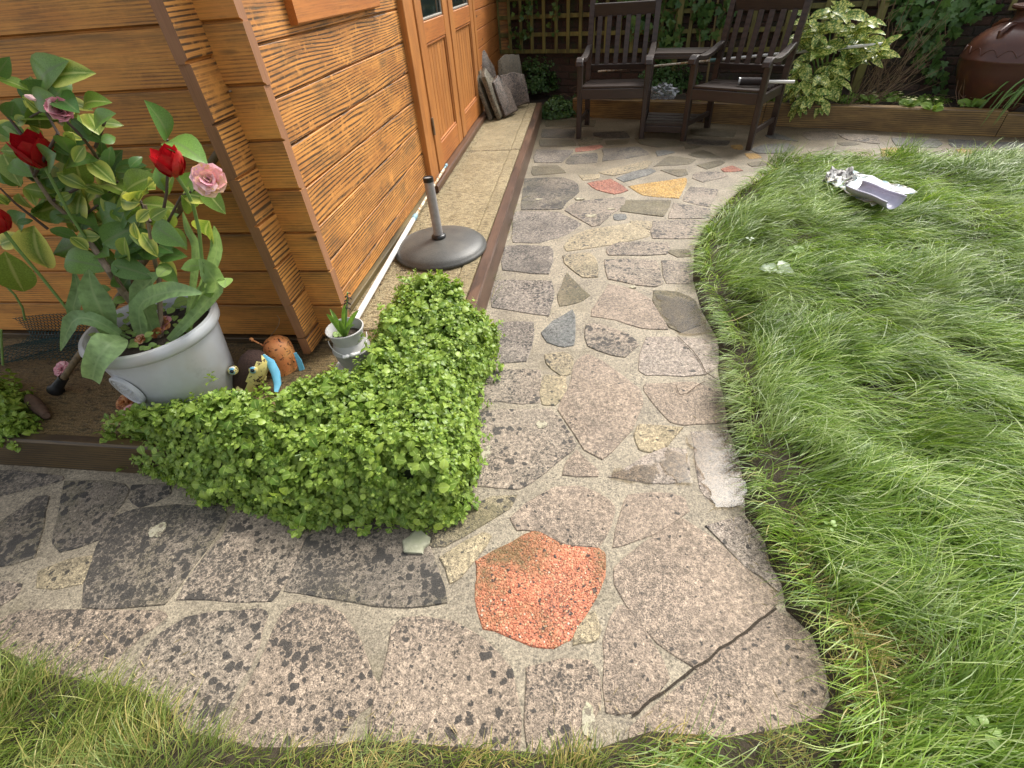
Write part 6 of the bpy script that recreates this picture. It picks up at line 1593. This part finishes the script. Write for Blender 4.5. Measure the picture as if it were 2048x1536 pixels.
def blades(x, y, z, th, L, Wd, ph0, ph1, roll, bend, nseg=4):
    n = len(x); V = np.zeros((n, nseg + 1, 2, 3), np.float32); p = np.stack([x, y, z], 1); al = np.linspace(0, 1, nseg + 1)
    for i in range(nseg + 1):
        t = al[i]; ph = ph0 + (ph1 - ph0) * t ** .8; a = th + bend * t
        d = np.stack([np.cos(a) * np.cos(ph), np.sin(a) * np.cos(ph), np.sin(ph)], 1)
        s = np.stack([-np.sin(a), np.cos(a), np.zeros(n)], 1); u = np.cross(d, s); sd = s * np.cos(roll)[:, None] + u * np.sin(roll)[:, None]
        w = Wd * (.55 + .45 * min(1, t * 4)) * (1 - t ** 2.2) + .0002
        V[:, i, 0] = p - sd * (w / 2)[:, None]; V[:, i, 1] = p + sd * (w / 2)[:, None]
        if i < nseg: p = p + d * (L / nseg)[:, None]; p[:, 2] = np.maximum(p[:, 2], .012)
    k = (nseg + 1) * 2; q = np.array([(2 * i, 2 * i + 1, 2 * i + 3, 2 * i + 2) for i in range(nseg)]); F = (q[None] + (np.arange(n) * k)[:, None, None]).reshape(-1, 4)
    return V.reshape(-1, 3), F, np.tile(np.repeat(al, 2), n), k
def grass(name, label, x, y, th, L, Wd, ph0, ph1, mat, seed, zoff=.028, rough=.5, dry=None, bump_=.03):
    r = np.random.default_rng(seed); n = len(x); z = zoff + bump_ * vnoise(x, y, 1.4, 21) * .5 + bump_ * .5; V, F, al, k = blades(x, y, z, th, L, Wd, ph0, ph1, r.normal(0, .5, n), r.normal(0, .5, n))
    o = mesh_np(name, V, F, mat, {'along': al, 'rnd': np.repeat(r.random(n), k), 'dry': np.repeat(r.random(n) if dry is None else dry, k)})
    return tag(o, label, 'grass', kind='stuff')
ST = [(0, (.07, .14, .011)), (.3, (.13, .235, .020)), (.55, (.205, .335, .036)), (.8, (.33, .45, .08)), (1, (.55, .62, .32))]
M_GR = blade_mat('grass_long', ST, (.42, .36, .13), .10, .42, .33)
M_GRB = blade_mat('grass_front', [(0, (.09, .15, .018)), (.4, (.15, .22, .03)), (.75, (.23, .29, .05)), (1, (.36, .35, .11))], (.52, .40, .15), .42, .45, .3)
N = 150000; r = np.random.default_rng(31)
# nearer turf carries more blades, as more of it is seen
gx = r.uniform(.2, 5.0, N * 4); gy = r.uniform(.15, 4.9, N * 4); dd_ = np.hypot(gx - .2, gy); keep = r.random(N * 4) < np.clip(1.6 / (dd_ + .35), .22, 1)
ok = in_poly(gx, gy, LW) & keep & (gx < .55 + gy * 1.05 + .6); gx, gy = gx[ok], gy[ok]; ed = edge_dist(gx, gy, LW)
ok = (ed > .012 + .05 * r.random(len(gx)) ** 2 + .05 * (gy < .8) * r.random(len(gx))) & (r.random(len(gx)) < .62 + .5 * vnoise(gx, gy, 3.2, 12)); gx, gy, ed = gx[ok][:N], gy[ok][:N], ed[ok][:N]; n = len(gx)
n1 = vnoise(gx, gy, .6, 1); n2 = vnoise(gx, gy, 1.7, 2); n3_ = vnoise(gx, gy, 6.0, 3)
th = rad(-22) + .75 * n1 + .6 * n2 + .5 * n3_ + r.normal(0, .42, n)
edge_th = rad(205) + .5 * n2 + r.normal(0, .35, n)
front = (gy < .75) & (gx < 1.6)
k = np.clip((.13 - ed) / .10, 0, 1) * (r.random(n) < .75)
th = np.where(k > .35, edge_th, th)
L = (.18 + .05 * n2) * r.uniform(.5, 1.3, n) * np.clip(.30 + ed / .16, .4, 1)
Wd = r.uniform(.0019, .0036, n) * np.clip(.75 + np.hypot(gx, gy) * .16, .9, 1.55)
ph0 = r.uniform(.30, 1.2, n); ph1 = r.uniform(-.7, .05, n)
tuft = vnoise(gx, gy, 2.6, 9) > .95; ph1 = np.where(tuft, ph1 + .7, ph1); ph0 = np.where(tuft, ph0 + .15, ph0)
dry = r.random(n) * .93 + .10 * np.clip(1 - ed / .12, 0, 1) + .10 * (gy < .8) * np.clip(1 - ed / .15, 0, 1)
print('blades', n)
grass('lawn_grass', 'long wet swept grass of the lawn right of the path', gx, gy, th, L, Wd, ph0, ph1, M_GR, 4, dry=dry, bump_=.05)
# shorter mossy grass along the front
m = 60000; fx = r.uniform(-2.2, 1.9, m * 3); fy = r.uniform(-.25, .9, m * 3); ok = in_poly(fx, fy, LW) & ((fx < .95) | (fy < .35)); fx, fy = fx[ok], fy[ok]; fe = edge_dist(fx, fy, LW); ok = fe > .02 * r.random(len(fx)) ** 2 + .008 * (fx < -.45); fx, fy, fe = fx[ok][:m], fy[ok][:m], fe[ok][:m]; m = len(fx)
f1 = vnoise(fx, fy, 1.2, 4); f2 = vnoise(fx, fy, 3.5, 5)
fth = rad(30) + 1.3 * f1 + .9 * f2 + r.normal(0, .8, m); left = np.clip((-.55 - fx) / .4, 0, 1)
fL = (.055 + .02 * f2 + .03 * left) * r.uniform(.5, 1.5, m) * np.clip(.55 + fe / .08, .55, 1); fdry = np.clip(r.random(m) * .9 + .22 * f2 - .25 * left + .12, 0, 1)
print('front blades', m)
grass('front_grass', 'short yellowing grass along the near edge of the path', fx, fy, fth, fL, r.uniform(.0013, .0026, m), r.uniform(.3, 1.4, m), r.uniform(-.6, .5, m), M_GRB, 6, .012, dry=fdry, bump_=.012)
# straggling straw at the turf lip and small tufts against the timber
for (pts, lb) in (([(1040, 300), (1036, 330), (1030, 365)], 'wispy grass growing at the foot of the long timber edging'), ([(1024, 420), (1015, 470)], 'few grass wisps beside the timber near the parasol base'), ([(985, 590), (990, 575)], 'tiny green weed at the timber corner above the balm')):
    tx, ty = [], []
    for x, y in pts:
        p = at(x, y)
        for k in range(10): tx.append(p.x + random.uniform(-.03, .03)); ty.append(p.y + random.uniform(-.12, .12))
    tx, ty = np.array(tx), np.array(ty); q = len(tx); V, F, al, k = blades(tx, ty, np.full(q, .004), r.uniform(-.6, 1.6, q), r.uniform(.04, .13, q), r.uniform(.0015, .003, q), r.uniform(.7, 1.5, q), r.uniform(-.3, .6, q), r.normal(0, .5, q), r.normal(0, .5, q))
    tag(mesh_np('grass_tuft', V, F, M_GRB, {'along': al, 'rnd': np.repeat(r.random(q), k), 'dry': np.repeat(r.random(q), k)}), lb, 'grass tuft')
# broad upright tufts on the far lawn edge
for (x, y, lb) in ((1560, 335, 'upright blue green grass tuft at the far lawn corner'), (1795, 322, 'small upright grass tuft at the back lawn edge')):
    p = at(x, y, .03); q = 160; a = r.uniform(0, 6.28, q); tx = p.x + r.normal(0, .05, q); ty = p.y + r.normal(0, .04, q)
    V, F, al, k = blades(tx, ty, np.full(q, .03), rad(20) + r.normal(0, .9, q), r.uniform(.10, .24, q), r.uniform(.003, .005, q), r.uniform(.8, 1.5, q), r.uniform(-.1, .8, q), r.normal(0, .5, q), r.normal(0, .4, q))
    tag(mesh_np('grass_tuft', V, F, M_GR, {'along': al, 'rnd': np.repeat(r.random(q), k), 'dry': np.repeat(r.random(q) * .8, k)}), lb, 'grass tuft')
# pale weeds in the lawn
LM_W = leaf_mat('weed_leaf', (.30, .38, .26), (.38, .44, .32), (.5, .55, .42), rough=.45, trans=.2)
WM = leaf_mesh('leaf', LM_W, 1, .75, 8, .15, .15, .5, point=.7, wave=.03, serr=.15, seed=2)
LM_W2 = leaf_mat('weed_leaf_green', (.17, .27, .06), (.22, .33, .08), (.3, .4, .15), rough=.45, trans=.2); WM2 = leaf_mesh('leaf', LM_W2, 1, .6, 7, .15, .15, .5, point=.8, seed=2)
for (x, y, nl, L, me, lb) in ((1556, 540, 6, .085, WM, 'pale silvery weed rosette in the grass near the path'), (1590, 500, 9, .05, WM2, 'yellow green leafy weed in the grass above the silvery one'), (1500, 478, 4, .03, WM, 'small white weed flower near the lawn edge'), (1670, 648, 7, .04, WM2, 'small round leaved weed in the middle of the lawn'), (1965, 1460, 4, .035, WM2, 'small leafy weed in the grass at lower right'), (1660, 1052, 4, .025, WM2, 'little dark weed in the swept grass')):
    c = at(x, y, .12); th_ = thing('lawn_weed', lb, 'weed', c, 'weeds in the lawn')
    for k in range(nl):
        a = k * 2.4 + random.uniform(-.3, .3); d = Vector((math.cos(a), math.sin(a), .2)).normalized(); o = put_leaf(me, c + d * .006, c + d * L * random.uniform(.7, 1.1), th_, up=1.2, j=.2)

# crumbs of leaf and straw blown against the shed foot and along the lawn edge
def litter(name, label, pts, mat, smin, smax, wmax=.006):
    b = MB()
    for p in pts:
        a = random.uniform(0, 6.28); L = random.uniform(smin, smax); w = min(wmax, L * random.uniform(.08, .5)); d = Vector((math.cos(a), math.sin(a), random.uniform(-.1, .25))); s = Vector((-math.sin(a), math.cos(a), random.uniform(-.2, .2))); z = Vector((0, 0, .002))
        b.add([p - d * L / 2, p + s * w / 2 + z, p + d * L / 2 + z, p - s * w / 2], [(0, 1, 2, 3)])
    tag(b.build(name, mat), label, 'litter', kind='stuff')
litter('leaf_litter', 'dark leaf crumbs along the foot of the shed and round the parasol base', [Vector((random.uniform(-1.06, -.98) + abs(random.gauss(0, .03)), random.uniform(1.75, 5.3), SLABZ + .004)) for _ in range(190)] + [Vector((-.79 + .285 * math.cos(a) + random.gauss(0, .012), 2.5 + .285 * math.sin(a) + random.gauss(0, .012), SLABZ + .004)) for a in [random.uniform(2.6, 5.2) for _ in range(110)]] + [Vector((random.uniform(-2.9, -.95), random.uniform(1.02, 1.56), SLABZ + .003)) for _ in range(220)], plain('crumbs', (.045, .03, .018), .85, .5, 90.), .006, .022)
ep = [at(*EDGE[i]) for i in range(4, len(EDGE))]
pts = []
for _ in range(120):
    i = random.randrange(len(ep) - 1); p = ep[i].lerp(ep[i + 1], random.random()); pts.append(Vector((p.x - abs(random.gauss(.02, .05)), p.y + random.gauss(0, .02), .0075)))
bp = [at(*q) for q in BOT[:-3]]
for _ in range(110):
    i = random.randrange(len(bp) - 1); p = bp[i].lerp(bp[i + 1], random.random()); pts.append(Vector((p.x, p.y + abs(random.gauss(.01, .05)), .0075)))
litter('straw_litter', 'bits of straw scattered on the paving along the grass edges', pts, plain('straw_dull', (.34, .27, .13), .75, .3, 60.), .012, .045, .0016)
